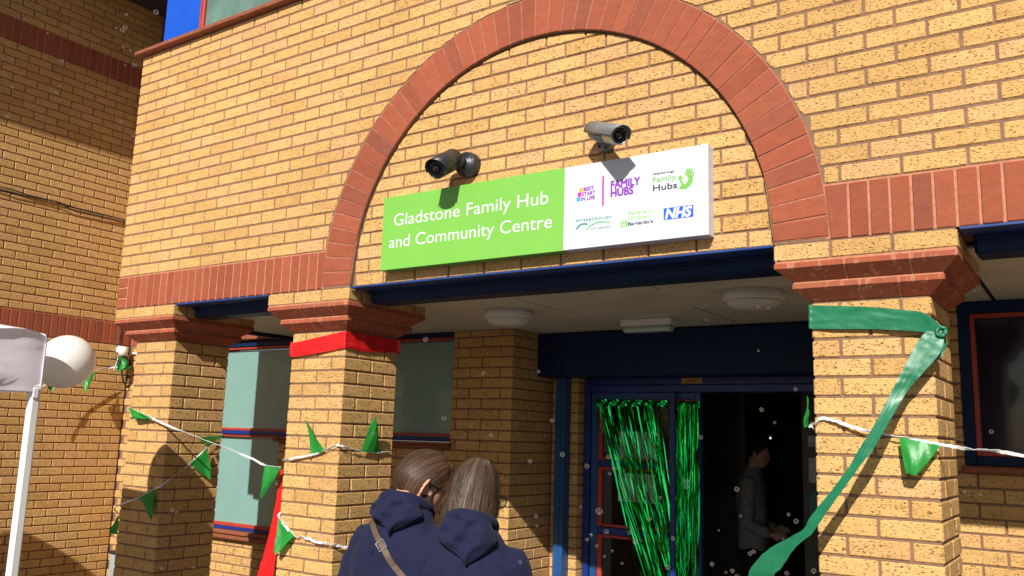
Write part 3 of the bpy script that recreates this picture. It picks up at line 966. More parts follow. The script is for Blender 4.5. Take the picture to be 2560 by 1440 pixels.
# open green hand holding a small white hand
def capsule(x0, z0, x1, z1, r0, r1, n=6):
    dx, dz = x1 - x0, z1 - z0; L = math.hypot(dx, dz); an = math.atan2(dz, dx); out = []
    for i in range(n + 1):
        a = an - math.pi / 2 + math.pi * i / n; out.append((x1 + r1 * math.cos(a), z1 + r1 * math.sin(a)))
    for i in range(n + 1):
        a = an + math.pi / 2 + math.pi * i / n; out.append((x0 + r0 * math.cos(a), z0 + r0 * math.sin(a)))
    return out
palm = [(4.221, .277), (4.232, .281), (4.240, .292), (4.232, .306), (4.225, .321), (4.229, .331), (4.237, .334), (4.242, .326), (4.247, .318), (4.262, .330), (4.281, .325), (4.292, .312), (4.290, .296), (4.279, .280), (4.262, .2705), (4.243, .270)]
plate([palm, capsule(4.258, .328, 4.2665, .356, .0045, .004), capsule(4.2685, .326, 4.2775, .357, .0048, .0042), capsule(4.279, .322, 4.2875, .352, .0046, .004), capsule(4.287, .312, 4.2945, .338, .0042, .0036)], 'lime', 'hand_logo')
plate([[(4.246, .296), (4.250, .306), (4.248, .315), (4.255, .318), (4.264, .311), (4.266, .300), (4.258, .292)], capsule(4.250, .312, 4.2505, .325, .0026, .002), capsule(4.256, .314, 4.2585, .329, .0026, .002), capsule(4.262, .311, 4.2665, .324, .0025, .002), capsule(4.265, .305, 4.272, .314, .0024, .0018), capsule(4.248, .306, 4.240, .312, .0026, .002)], 'white', 'small_hand_logo', -.0455)
lettering('PETERBOROUGH', 3.721, 3.902, .184, .0115, 'teal', sign, WY, bold=.0004, space=1.25)
plate([[(3.721, .149), (3.722, .157), (3.734, .169), (3.750, .1765), (3.768, .176), (3.784, .171), (3.776, .160), (3.773, .152), (3.777, .166), (3.765, .1685), (3.750, .168), (3.738, .161), (3.728, .150)]], 'teal', 'river_logo')
plate([[(3.772, .143), (3.782, .143), (3.800, .157), (3.825, .1665), (3.85, .1685), (3.875, .166), (3.902, .160), (3.902, .163), (3.876, .172), (3.848, .176), (3.82, .173), (3.795, .163)]], 'green', 'river_logo', -.0450)
lettering('CITY COUNCIL', 3.799, 3.901, .1405, .0072, 'teal', sign, WY, bold=.0004, space=1.2)
lettering('Believe in', 3.988, 4.106, .1875, .0145, 'soft', sign, WY, bold=.0006)
lettering('children', 3.987, 4.088, .1645, .0145, 'soft', sign, WY, bold=.0006)
lettering("Barnardo's", 3.987, 4.106, .1385, .0150, 'dark', sign, WY, bold=.0006)
plate([[(3.952, .134), (3.983, .134), (3.983, .162), (3.952, .162)]], 'lime', 'people_logo')
plate([capsule(3.959, .137, 3.959, .149, .0016, .0016, 3), capsule(3.967, .137, 3.967, .152, .0020, .0020, 3), capsule(3.975, .137, 3.975, .149, .0016, .0016, 3), rrect(3.957, 3.961, .1525, .1565, .0018, 2), rrect(3.965, 3.9695, .155, .1595, .002, 2), rrect(3.973, 3.977, .1525, .1565, .0018, 2)], 'white', 'people_figures', -.0454)
plate([[(4.157, .1435), (4.293, .1435), (4.293, .196), (4.157, .196)]], 'nhs', 'blue_box')
lettering('NHS', 4.163, 4.288, .149, .0415, 'white', sign, -.0455, .045, .22)

# =================================================================== security cameras
M['cam_black'] = P('black_camera_shell', (.022, .023, .026), .42, var=.15, vscale=20)
M['cam_grey'] = P('grey_camera_shell', (.16, .165, .17), .4, var=.1, vscale=20)
M['cam_silver'] = P('silver_camera_ring', (.42, .43, .40), .35, metal=.6)
M['lens'] = P('camera_lens', (.006, .006, .008), .05, coat=1)
def bullet(label, base, rear, front, r, shell, ring, base_r, base_h):
    t = thing('security_camera', label, 'camera', base, 'wall cameras above the sign')
    base, rear, front = Vector(base), Vector(rear), Vector(front)
    ax = (front - rear).normalized(); L = (front - rear).length
    n_ = Vector((0, -1, 0))
    MB().lathe([(base_r, 0), (base_r, base_h * .62), (base_r * .97, base_h * .66), (base_r * .97, base_h * .7), (base_r * .93, base_h), (base_r * .55, base_h * 1.02), (base_r * .45, base_h * 1.25)], base, n_, 32).build('mount', shell, t, True)
    for a in (.5, 1.6, 2.7, 3.8, 5.0):
        c = base + Vector((math.cos(a) * base_r * .77, -base_h * .99, math.sin(a) * base_r * .77))
        MB().lathe([(.006, 0), (.006, .003)], c, n_, 8).build('screw_hole', 'black', t)
    k1 = base + n_ * base_h * 1.2
    k2 = rear + ax * L * .12
    MB().tube([k1, k1 + n_ * .02, (k1 + k2) / 2 + n_ * .012, k2], [base_r * .36, base_r * .40, base_r * .42, r * .7], 16).build('arm', shell, t, True)
    MB().lathe([(r * .55, 0), (r * .86, L * .03), (r, L * .12), (r, L * .62)], rear, ax, 28).build('body', shell, t, True)
    MB().lathe([(r * .985, L * .62), (r * .985, L * .97), (r * .93, L), (r * .86, L), (r * .86, L * .965)], rear, ax, 28, (True, False)).build('front_ring', ring, t, True)
    MB().lathe([(r * .86, L * .965), (r * .62, L * .966), (r * .5, L * .95)], rear, ax, 28).build('lens_plate', 'lens', t, True)
    MB().lathe([(r * .40, L * .967), (r * .34, L * .985), (r * .12, L * .99)], rear, ax, 20).build('lens', 'lens', t, True)
    # sun visor: half shell over the top
    u = ax.cross(Z).normalized(); w = u.cross(ax)
    v_ = MB(); na = 18
    for h in (-.02 * L, L * .5, L * 1.10):
        for i in range(na + 1):
            a = math.radians(-12 + 204 * i / na)
            hh = h if h < L else h + .10 * L * (math.sin(a) if math.sin(a) > 0 else 0) - .02
            for rr in (r * 1.09, r * 1.15):
                v_.v.append(tuple(rear + ax * hh + (u * math.cos(a) + w * math.sin(a)) * rr))
    st = 2 * (na + 1)
    for j in range(2):
        for i in range(na):
            a = j * st + 2 * i
            v_.f += [(a + 1, a + 3, a + st + 3, a + st + 1), (a, a + st, a + st + 2, a + 2)]
        v_.f += [(j * st, j * st + 1, j * st + st + 1, j * st + st), (j * st + st - 2, j * st + 2 * st - 2, j * st + 2 * st - 1, j * st + st - 1)]
    for i in range(na):
        a = 2 * i; v_.f += [(a, a + 2, a + 3, a + 1), (2 * st + a, 2 * st + a + 1, 2 * st + a + 3, 2 * st + a + 2)]
    v_.build('sun_visor', shell, t, True)
    return t, rear, ax, u, w, L, r
yb = .022
cb = bullet('black bullet security camera above the green half of the sign', (3.047, yb, S + .576), on(1133, 400, 1, -.070), on(1089, 424, 1, -.225), .051, 'cam_black', 'cam_black', .066, .052)
t, rear, ax, u, w, L, r = cb
lg = MB()
for i in range(7):
    a = math.radians(28); q = rear + ax * (L * (.50 + .05 * i)) + (-u * -math.cos(a) + w * math.sin(a)) * r * 1.155
    q2 = q + ax * L * .034 ; s_ = (w * math.cos(a) + -u * math.sin(a) * -1 * -1) * (.004 + .003 * (i == 4))
    lg.quad(q, q2, q2 + w * .006, q + w * .006)
lg.build('maker_mark', 'white_plastic', t)
bullet('grey and silver bullet security camera above the white half of the sign', (3.845, yb, S + .562), on(1484, 329, 1, -.055), on(1549, 339, 1, -.205), .042, 'cam_grey', 'cam_silver', .042, .035)
# =================================================================== ribbons and bunting
M['flag'] = P('green_bunting_plastic', (.03, .36, .06), .38, var=.15, vscale=18, trans=.45, bump=.5, bscale=30)
M['tape'] = P('white_bunting_tape', (.78, .77, .78), .5, var=.1, vscale=60, trans=.15)
M['green_ribbon'] = P('green_satin', (.014, .170, .080), .42, var=.10, vscale=8, trans=.12, bump=.06, bscale=18, stretch=(1, 1, 3))
M['red_ribbon'] = P('red_satin', (.66, .012, .014), .42, var=.12, vscale=14, trans=.15, bump=.3, bscale=30, stretch=(1, 1, 3))

def add_flag(A, B, T, parent, bulge=.012, curl=0.0, blunt=.06, n=8):
    A, B, T = Vector(A), Vector(B), Vector(T)
    nr = (B - A).cross(T - A).normalized()
    if nr.dot(CAM - A) < 0: nr = -nr
    b = MB()
    ph = random.uniform(0, 6)
    for i in range(n + 1):
        t = i / n * (1 - blunt)
        l_ = A.lerp(T, t); r_ = B.lerp(T, t)
        for j in range(n + 1):
            s_ = j / n
            p = l_.lerp(r_, s_)
            off = bulge * math.sin(math.pi * min(1, i / n)) * math.sin(s_ * 3.6 + ph) + .0025 * math.sin(15 * s_ - 9 * t + ph) + curl * (t ** 2) + .003 * math.sin(7 * t + 5 * s_ + ph)
            b.v.append(tuple(p + nr * off))
    for i in range(n):
        for j in range(n):
            a = i * (n + 1) + j
            b.f.append((a, a + 1, a + n + 2, a + n + 1))
    return b.build('flag', 'flag', parent, True)

def add_string(pts, parent, r=.0035, wob=.004, seg=10):
    out = []
    pts = [Vector(p) for p in pts]
    for i in range(len(pts) - 1):
        for k in range(seg):
            t = k / seg
            p0 = pts[max(0, i - 1)]; p1 = pts[i]; p2 = pts[i + 1]; p3 = pts[min(len(pts) - 1, i + 2)]
            q = .5 * ((2 * p1) + (p2 - p0) * t + (2 * p0 - 5 * p1 + 4 * p2 - p3) * t * t + (3 * p1 - p0 - 3 * p2 + p3) * t ** 3)
            out.append(q + Vector((random.uniform(-wob, wob), 0, random.uniform(-wob, wob))) * .35)
    out.append(pts[-1])
    # twisted flat tape
    b = MB()
    for i, p in enumerate(out):
        t = (out[min(i + 1, len(out) - 1)] - out[max(i - 1, 0)]).normalized()
        s1 = t.cross(Z).normalized(); s2 = s1.cross(t)
        a = 1.2 + .9 * math.sin(i * .23 + len(out)) + .25 * math.sin(i * .9)
        d = s1 * math.cos(a) + s2 * math.sin(a); e = -s1 * math.sin(a) + s2 * math.cos(a)
        for (c1, c2) in ((1, .28), (-1, .28), (-1, -.28), (1, -.28)):
            b.v.append(tuple(p + (d * c1 * 1.6 + e * c2) * r))
    for i in range(len(out) - 1):
        for k in range(4):
            a = i * 4 + k; c = i * 4 + (k + 1) % 4
            b.f.append((a, c, c + 4, a + 4))
    b.f += [(3, 2, 1, 0), tuple(len(b.v) - 4 + k for k in range(4))]
    return b.build('tape', 'tape', parent)

def F(px, py, y): return on(px, py, 1, y)
def Gx(px, py, x): return on(px, py, 0, x)

b1 = thing('bunting', 'bunting string running from the left corner pillar down to the red ribboned pillar', 'bunting', (.1, .08, S - .69), 'strings of green triangular bunting')
add_string([(.105, .095, S - .70), F(325, 1021, .085), F(375, 1043, .075), F(430, 1068, .07), F(520, 1103, .055), F(620, 1142, .055), F(662, 1163, .07), F(703, 1168, .095)], b1)
add_flag(F(322, 1018, .08), F(380, 1046, .07), F(331, 1046, .05), b1, .01)
add_flag(F(372, 1042, .068), F(378, 1050, .068), F(340, 1030, .045), b1, .012)
add_flag(F(662, 1164, .068), F(703, 1168, .09), F(650, 1251, .06), b1, .015)
b2 = thing('bunting', 'bunting string with hanging flags rising across the left corner pillar', 'bunting', (.1, .09, S - 1.34), 'strings of green triangular bunting')
add_string([F(297, 1284, .22), (.10, .09, S - 1.345), F(350, 1243, .085), F(387, 1222, .085), (.566, .092, on(394, 1216, 1, .09).z), Gx(440, 1187, .575), Gx(478, 1157, .57), Gx(517, 1120, .57), Gx(556, 1085, .572)], b2)
add_flag(F(297, 1286, .2), F(294, 1336, .2), F(271, 1334, .2), b2, .006, blunt=.1)
add_flag(F(350, 1243, .08), F(388, 1222, .078), F(379, 1302, .06), b2, .014)
add_flag(Gx(476, 1159, .578), Gx(517, 1121, .578), Gx(528, 1201, .60), b2, .014)
add_flag(Gx(519, 1119, .58), Gx(562, 1087, .59), Gx(496, 1094, .66), b2, .012)
b3 = thing('bunting', 'bunting string with two flags blown upright across the red ribboned pillar', 'bunting', (1.7, .1, S - .97), 'strings of green triangular bunting')
add_string([(1.692, .15, S - .985), F(709, 1150, .098), F(760, 1141, .094), F(800, 1131, .093), F(838, 1114, .095), Gx(851, 1114, 2.152), Gx(880, 1122, 2.155), Gx(905, 1128, 2.153), Gx(950, 1131, 2.153), Gx(976, 1129, 2.150)], b3)
add_flag(F(775, 1138, .09), F(812, 1127, .09), F(769, 1045, .06), b3, .018, curl=.02)
add_flag(Gx(905, 1129, 2.158), Gx(950, 1131, 2.158), Gx(934, 1036, 2.19), b3, .014, curl=.02)
b4 = thing('bunting', 'low bunting string with one flag beside the person with the bag strap', 'bunting', (1.7, .1, S - 1.29), 'strings of green triangular bunting')
add_string([(1.690, .13, S - 1.27), F(696, 1293, .097), F(716, 1318, .09), F(736, 1340, .09), F(757, 1343, .096), F(790, 1354, .094), F(826, 1360, .094), Gx(840, 1363, 2.153), Gx(865, 1369, 2.155), Gx(895, 1370, 2.152)], b4, r=.0042, wob=.01)
add_flag(F(697, 1294, .09), F(735, 1339, .085), F(684, 1394, .05), b4, .016, blunt=.12)
b5 = thing('bunting', 'bunting string with one broad flag across the green ribboned pillar', 'bunting', (5.0, .09, S - .75), 'strings of green triangular bunting')
add_string([(4.716, .16, S - .735), (4.716, .115, S - .722), F(2024, 1065, .1), F(2040, 1058, .098), F(2062, 1046, .10), F(2150, 1072, .088), F(2245, 1092, .082), F(2355, 1112, .07), F(2420, 1122, .04), F(2490, 1128, -.02), F(2562, 1140, -.08), F(2700, 1170, -.2)], b5, r=.0038)
add_flag(F(2248, 1094, .075), F(2352, 1113, .068), F(2270, 1212, .03), b5, .014, blunt=.24)
add_flag(F(2020, 988, .2), F(2022, 1066, .2), F(2010, 1068, .22), b5, .004)
b6 = thing('bunting', 'bunting string tied to the sensor light on the side wall behind the balloon', 'bunting', (XL + .03, 1.2, S - .4), 'strings of green triangular bunting')
add_string([Gx(60, 980, -2.30), Gx(130, 957, -2.36), Gx(235, 927, -2.40), Gx(284, 918, -2.41), Gx(297, 915, -2.40), Gx(303, 893, -2.42)], b6, r=.005)
add_flag(Gx(207, 946, -2.38), Gx(240, 927, -2.39), Gx(213, 984, -2.33), b6, .02)
add_flag(Gx(118, 958, -2.36), Gx(146, 951, -2.36), Gx(126, 984, -2.36), b6, .01)
add_flag(Gx(294, 896, -2.38), Gx(292, 928, -2.38), Gx(332, 917, -2.38), b6, .05, n=10)
add_flag(Gx(300, 890, -2.37), Gx(322, 905, -2.36), Gx(296, 932, -2.36), b6, .04, n=10)
add_string([Gx(292, 924, -2.37), Gx(285, 925, -2.36), Gx(290, 910, -2.36), Gx(296, 890, -2.36)], b6, r=.005)

def strip(name, mat, pairs, parent=None, sub=7, across=10, ruck=.004, seed=1):
    """ribbon through pairs of edge points"""
    b = MB(); L_ = []; n = len(pairs)
    P0 = [Vector(p[0]) for p in pairs]; P1 = [Vector(p[1]) for p in pairs]
    def cr(pts, i, t):
        p0 = pts[max(0, i - 1)]; p1 = pts[i]; p2 = pts[i + 1]; p3 = pts[min(n - 1, i + 2)]
        return .5 * ((2 * p1) + (p2 - p0) * t + (2 * p0 - 5 * p1 + 4 * p2 - p3) * t * t + (3 * p1 - p0 - 3 * p2 + p3) * t ** 3)
    rows = []
    for i in range(n - 1):
        for k in range(sub): rows.append((cr(P0, i, k / sub), cr(P1, i, k / sub)))
    rows.append((P0[-1], P1[-1]))
    for r_, (a, c) in enumerate(rows):
        tg = (rows[min(r_ + 1, len(rows) - 1)][0] - rows[max(r_ - 1, 0)][0])
        nr = tg.cross(c - a)
        nr = nr.normalized() if nr.length > 1e-9 else Vector((0, -1, 0))
        if nr.dot(CAM - a) < 0: nr = -nr
        for j in range(across + 1):
            s_ = j / across
            p = a.lerp(c, s_)
            nz = noise.noise(Vector((p.x * 9 + seed, p.z * 26, p.y * 9))) + .5 * noise.noise(Vector((p.x * 30, p.z * 60 + seed, p.y * 20)))
            cr_ = math.sin(s_ * 19 + 4 * noise.noise(Vector((p.x * 6, p.z * 6, seed)))) * (.5 + noise.noise(Vector((p.x * 11 + seed, p.z * 11, 3))))
            b.v.append(tuple(p + nr * (abs(nz) * ruck + .10 * ruck * cr_ + .002)))
    w = across + 1
    for i in range(len(rows) - 1):
        for j in range(across):
            a = i * w + j; b.f.append((a, a + 1, a + w + 1, a + w))
    return b.build(name, mat, parent, True)
rr = thing('red_ribbon', 'red satin ribbon tied round the top of the middle pillar', 'ribbon', (1.9, .3, S - .3))
strip('ribbon_band', 'red_ribbon', [((1.690, .555, S - .40), (1.690, .555, S - .47)), ((1.691, .30, S - .39), (1.691, .30, S - .46)), ((1.690, .115, on(735, 858, 1, .1).z), (1.690, .115, on(733, 893, 1, .1).z)), (F(740, 856, .105), F(738, 892, .105)), (F(790, 845, .102), F(790, 884, .102)), (F(845, 832, .104), F(842, 874, .104)), (F(863, 828, .102), F(861, 870, .102)),
      (Gx(867, 828, 2.145), Gx(867, 870, 2.145)), (Gx(910, 836, 2.147), Gx(905, 879, 2.146)), (Gx(955, 843, 2.147), Gx(950, 881, 2.146)), (Gx(990, 850, 2.146), Gx(990, 881, 2.146)), ((2.144, .556, S - .255), (2.144, .556, S - .325)), ((1.9, .560, S - .33), (1.9, .560, S - .40)), ((1.690, .557, S - .40), (1.690, .557, S - .47))], rr, ruck=.009)
rt = strip('red_ribbon_tail', 'red_ribbon', [(F(703, 1172, .16), F(709, 1174, .16)), (F(694, 1235, .15), F(706, 1235, .15)), (F(678, 1320, .14), F(699, 1322, .14)), (F(656, 1400, .13), F(690, 1402, .13)), (F(640, 1460, .12), F(684, 1460, .12)), (F(610, 1640, .10), F(668, 1640, .10))], rr, ruck=.009)
gr = thing('green_ribbon', 'wide green satin ribbon knotted round the right pillar with a long trailing tail', 'ribbon', (4.95, .3, S - .3))
strip('ribbon_band', 'green_ribbon', [((4.722, .556, S - .24), (4.722, .556, S - .33)), ((4.722, .3, S - .24), (4.722, .3, S - .33)), ((4.722, .108, on(2018, 762, 1, .1).z), (4.722, .108, on(2018, 822, 1, .1).z)), (F(2030, 763, .104), F(2030, 822, .104)), (F(2100, 765, .100), F(2100, 823, .100)), (F(2180, 768, .096), F(2180, 823, .096)), (F(2260, 775, .092), F(2250, 826, .094)), (F(2305, 781, .085), F(2298, 829, .088)), (F(2335, 798, .075), F(2325, 832, .075)), (F(2352, 815, .07), F(2350, 832, .068)), (F(2362, 822, .08), F(2362, 834, .078))], gr, ruck=.006, sub=9, across=12)
kc = F(2354, 830, .066)
kn = MB()
for q in range(5):
    a_ = q * 1.25
    pth = [kc + Vector((.016 * math.cos(a_ + t_ * 2.2) , -.008 + .010 * math.sin(t_ * 3 + q), .017 * math.sin(a_ + t_ * 2.2))) for t_ in (0, .33, .66, 1)]
    kn.tube(pth, [.004, .0085, .008, .004], 8)
kn.build('knot', 'green_ribbon', gr, True)
strip('ribbon_end', 'green_ribbon', [(F(2350, 838, .075), F(2362, 832, .075)), (F(2348, 862, .085), F(2368, 858, .085)), (F(2338, 900, .075), F(2366, 868, .09)), (F(2330, 905, .07), F(2350, 895, .08))], gr, ruck=.006)
strip('ribbon_tail', 'green_ribbon', [(F(2318, 828, .06), F(2362, 838, .06)), (F(2292, 858, .045), F(2352, 880, .045)), (F(2262, 915, .02), F(2310, 930, .03)), (F(2238, 960, .005), F(2270, 975, .02)), (F(2188, 1060, -.03), F(2228, 1048, -.03)), (F(2148, 1124, -.05), F(2184, 1124, -.055)), (F(2115, 1181, -.06), F(2148, 1170, -.07)), (F(2032, 1287, -.08), F(2068, 1283, -.10)), (F(2004, 1328, -.085), F(2030, 1336, -.12)), (F(1927, 1373, -.10), F(1993, 1367, -.16)), (F(1884, 1414, -.10), F(1955, 1420, -.16)), (F(1868, 1460, -.10), F(1930, 1460, -.15)), (F(1840, 1620, -.08), F(1900, 1640, -.12))], gr, ruck=.006, sub=9, across=12)

# =================================================================== gazebo and balloon
M['canopy'] = P('white_canopy_fabric', (.83, .80, .89), .75, var=.04, vscale=4, trans=.22, bump=.25, bscale=9)
M['gaz_post'] = P('white_powder_coated_steel', (.66, .68, .66), .4, var=.05)
gz = thing('gazebo', 'white pop-up gazebo with fabric canopy standing left of the pillars', 'gazebo', (-.32, -2.56, 0))
C1 = at(122, 850, 4.5)
gx1, gy1 = C1.x, C1.y
gx0, gy0 = gx1 - 3.0, gy1 - 3.0
zt = at(122, 822, 4.5).z; zb = at(110, 981, 4.5).z
cn = MB()
crn = [(gx1, gy1), (gx1, gy0), (gx0, gy0), (gx0, gy1)]
NS, NV_ = 48, 10
for s_ in range(4):
    (xa, ya), (xb, yb_) = crn[s_], crn[(s_ + 1) % 4]
    out = Vector(((ya - yb_), (xb - xa), 0)).normalized()
    mid = Vector(((xa + xb) / 2, (ya + yb_) / 2, 0)); cen = Vector(((gx0 + gx1) / 2, (gy0 + gy1) / 2, 0))
    if out.dot(mid - cen) < 0: out = -out
    i0 = len(cn.v)
    for i in range(NS + 1):
        t = i / NS
        ec = min(t, 1 - t)
        for j in range(NV_ + 1):
            v = j / NV_
            z_ = zt + (zb - zt) * v - .035 * (1 - v) * min(1, ec * 9) + .012 * (1 - v) * noise.noise(Vector((t * 12, 3, s_)))
            p = Vector((xa + (xb - xa) * t, ya + (yb_ - ya) * t, z_))
            f = .015 * noise.noise(Vector((t * 8 + s_ * 7, v * 2.2 + t * 3, 1))) + .010 * noise.noise(Vector((t * 20 + v * 5, v * 3 - t * 9, s_ + 4))) + .008 * noise.noise(Vector((t * 10 - v * 9, v * 13, s_ + 9)))
            if j == 0: f -= .045
            if j == 1: f -= .014
            if abs(v - .8) < .01: f += .004
            edge = min(1, ec * 28)
            if ec < .12: f = max(f, -.004) + .5 * abs(f)
            if ec < .06: z_ -= .045 * (1 - ec / .06) ** 2 * (1 - v) ** 3; p.z = z_
            cn.v.append(tuple(p + out * (f * edge - (.012 if ec < .001 else 0))))
    w = NV_ + 1
    for i in range(NS):
        for j in range(NV_):
            a = i0 + i * w + j; cn.f.append((a, a + 1, a + w + 1, a + w))
    # roof slope
    ap = Vector((cen.x, cen.y, zt + .30)); i1 = len(cn.v)
    for r_ in range(6):
        for i in range(NS + 1):
            q = Vector(cn.v[i0 + i * w]).lerp(ap, r_ / 5); q.z -= .015 * math.sin(math.pi * r_ / 5)
            cn.v.append(tuple(q))
    for r_ in range(5):
        for i in range(NS):
            a = i1 + r_ * (NS + 1) + i; cn.f.append((a, a + NS + 1, a + NS + 2, a + 1))
cn.build('canopy', 'canopy', gz, True)
for (xa, ya) in crn:
    sx, sy = (1 if xa > gx0 + 1 else -1), (1 if ya > gy0 + 1 else -1)
    px_, py_ = xa - sx * .027, ya - sy * .027
    MB().bbox(px_ - .024, px_ + .024, py_ - .024, py_ + .024, .006, zb + .04, .009).build('post', 'gaz_post', gz)
    MB().bbox(px_ - .06, px_ + .06, py_ - .06, py_ + .06, .001, .0055, .002).build('foot_plate', 'gaz_post', gz)
MB().bbox(gx1 - .006, gx1 + .006, gy1 - .05, gy1 - .02, zb - .035, zb + .02, .004).build('strap_tab', 'canopy', gz)
bc = at(168, 903, 4.9)
bl = thing('balloon', 'white round balloon tied beside the gazebo corner', 'balloon', bc)
br = 65 * 4.9 / FPX
tail = (-RX * .75 - Vector((0, 0, .62)) - RF * .1).normalized()
pf = []
for i in range(25):
    a = math.pi * i / 24
    h = -math.cos(a); r_ = math.sin(a)
    if h > .0: r_ *= 1 - .13 * h * h; h *= 1.16
    pf.append((max(.0015, r_ * br), h * br))
MB().lathe(pf, bc, tail, 40).build('balloon_skin', P('white_latex', (.86, .84, .80), .32, trans=.25, coat=.2), bl, True)
MB().lathe([(.004, br * 1.15), (.009, br * 1.21), (.011, br * 1.25)], bc, tail, 12).build('knot', 'white_plastic', bl, True)
MB().tube([bc + tail * br * 1.2, bc + tail * br * 1.5 + Vector((0, 0, -.03)), Vector((gx1 - .06, gy1 - .06, zb + .02))], .0015, 5).build('string', 'tape', bl)

# =================================================================== fittings on the side wall
sl_ = thing('sensor_light', 'small white and black sensor light on the side wall', 'light', Gx(296, 885, XL))
q = Gx(296, 878, XL)
MB().bbox(XL, XL + .05, q.y - .03, q.y + .05, q.z - .02, q.z + .05, .008).lathe([(.035, 0), (.042, -.03), (.045, -.09)], (XL + .085, q.y + .0, q.z + .04), (0, 0, 1), 16).build('housing', 'white_plastic', sl_, True)
MB().bbox(XL + .045, XL + .125, q.y - .05, q.y + .04, q.z - .15, q.z - .052, .012).build('lamp_head', 'cam_black', sl_)
MB().tube([(XL + .09, q.y - .01, q.z - .15), (XL + .09, q.y + .03, q.z - .30), (XL + .06, q.y + .10, q.z - .36), (XL + .03, q.y + .16, q.z - .28)], .008, 6).build('cable_loop', 'cam_black', sl_, True)
cnd = MB().tube([F(345, 884, 1.685), F(333, 884, 1.685), F(325, 887, 1.685), F(320, 895, 1.685), F(318, 915, 1.685), F(315, 935, 1.69)], .011, 8)
tag(cnd.build('white_conduit', 'white_plastic', None, True), 'curved white conduit on the brick strip beside the sensor light', 'conduit')
cb_ = MB().tube([Gx(-40, 458, XL + .012), Gx(30, 474, XL + .012), Gx(75, 489, XL + .012), Gx(138, 503, XL + .014), Gx(190, 520, XL + .012), Gx(250, 534, XL + .012), Gx(318, 552, XL + .012)], .006, 6)
cb_.tube([Gx(-40, 462, XL + .014), Gx(40, 484, XL + .02), Gx(90, 494, XL + .02), Gx(138, 504, XL + .024), Gx(180, 524, XL + .02), Gx(250, 540, XL + .02), Gx(318, 556, XL + .012)], .005, 6)
tag(cb_.build('wall_cables', 'cam_black', None, True), 'pair of dark cables running along the side wall', 'cable')
c2 = MB().tube([Gx(302, 815, XL + .01), Gx(300, 840, XL + .01), Gx(295, 862, XL + .012), Gx(292, 868, XL + .02)], .006, 6)
tag(c2.build('drop_cable', 'cam_black', None, True), 'short dark cable dropping over the red band to the sensor light', 'cable')
kb = thing('utility_cabinet', 'grey cabinet with a dark top behind the left corner pillar', 'cabinet', (-1.6, 1.5, 0))
k0 = F(276, 1376, 1.48); k1 = k0.x + .34
MB().bbox(k0.x, k1, 1.48, 1.68, .004, k0.z - .03, .008).build('body', 'grey', kb)
MB().bbox(k0.x - .01, k1 + .01, 1.47, 1.685, k0.z - .0295, k0.z, .006).build('lid', 'cam_black', kb)

# =================================================================== soap bubbles
def bubble_mat():
    m, n, l, b = mat_new('soap_film')
    n.remove(b)
    tr = n.new('ShaderNodeBsdfTransparent')
    gl = n.new('ShaderNodeBsdfGlossy'); gl.inputs['Roughness'].default_value = .03
    lw = n.new('ShaderNodeLayerWeight'); lw.inputs['Blend'].default_value = .35
    oi = n.new('ShaderNodeObjectInfo')
    hs = n.new('ShaderNodeHueSaturation'); hs.inputs['Color'].default_value = (1, .8, .74, 1); hs.inputs['Saturation'].default_value = .45
    l.new(oi.outputs['Random'], hs.inputs['Hue'])
    l.new(hs.outputs[0], gl.inputs['Color'])
    rm = n.new('ShaderNodeMapRange'); rm.inputs['To Min'].default_value = .05; rm.inputs['To Max'].default_value = .5
    l.new(lw.outputs['Fresnel'], rm.inputs['Value'])
    mx = n.new('ShaderNodeMixShader')
    l.new(rm.outputs[0], mx.inputs[0]); l.new(tr.outputs[0], mx.inputs[1]); l.new(gl.outputs[0], mx.inputs[2])
    l.new(mx.outputs[0], n['Material Output'].inputs[0])
    return m
bub = MB()
for i in range(17):
    for j in range(24):
        a = math.pi * i / 16; b_ = 2 * math.pi * j / 24
        bub.v.append((math.sin(a) * math.cos(b_), math.sin(a) * math.sin(b_), math.cos(a)))
for i in range(16):
    for j in range(24):
        a = i * 24 + j; c = i * 24 + (j + 1) % 24
        bub.f.append((a, a + 24, c + 24, c))
bme = bub.mesh('soap_bubble', bubble_mat(), True)
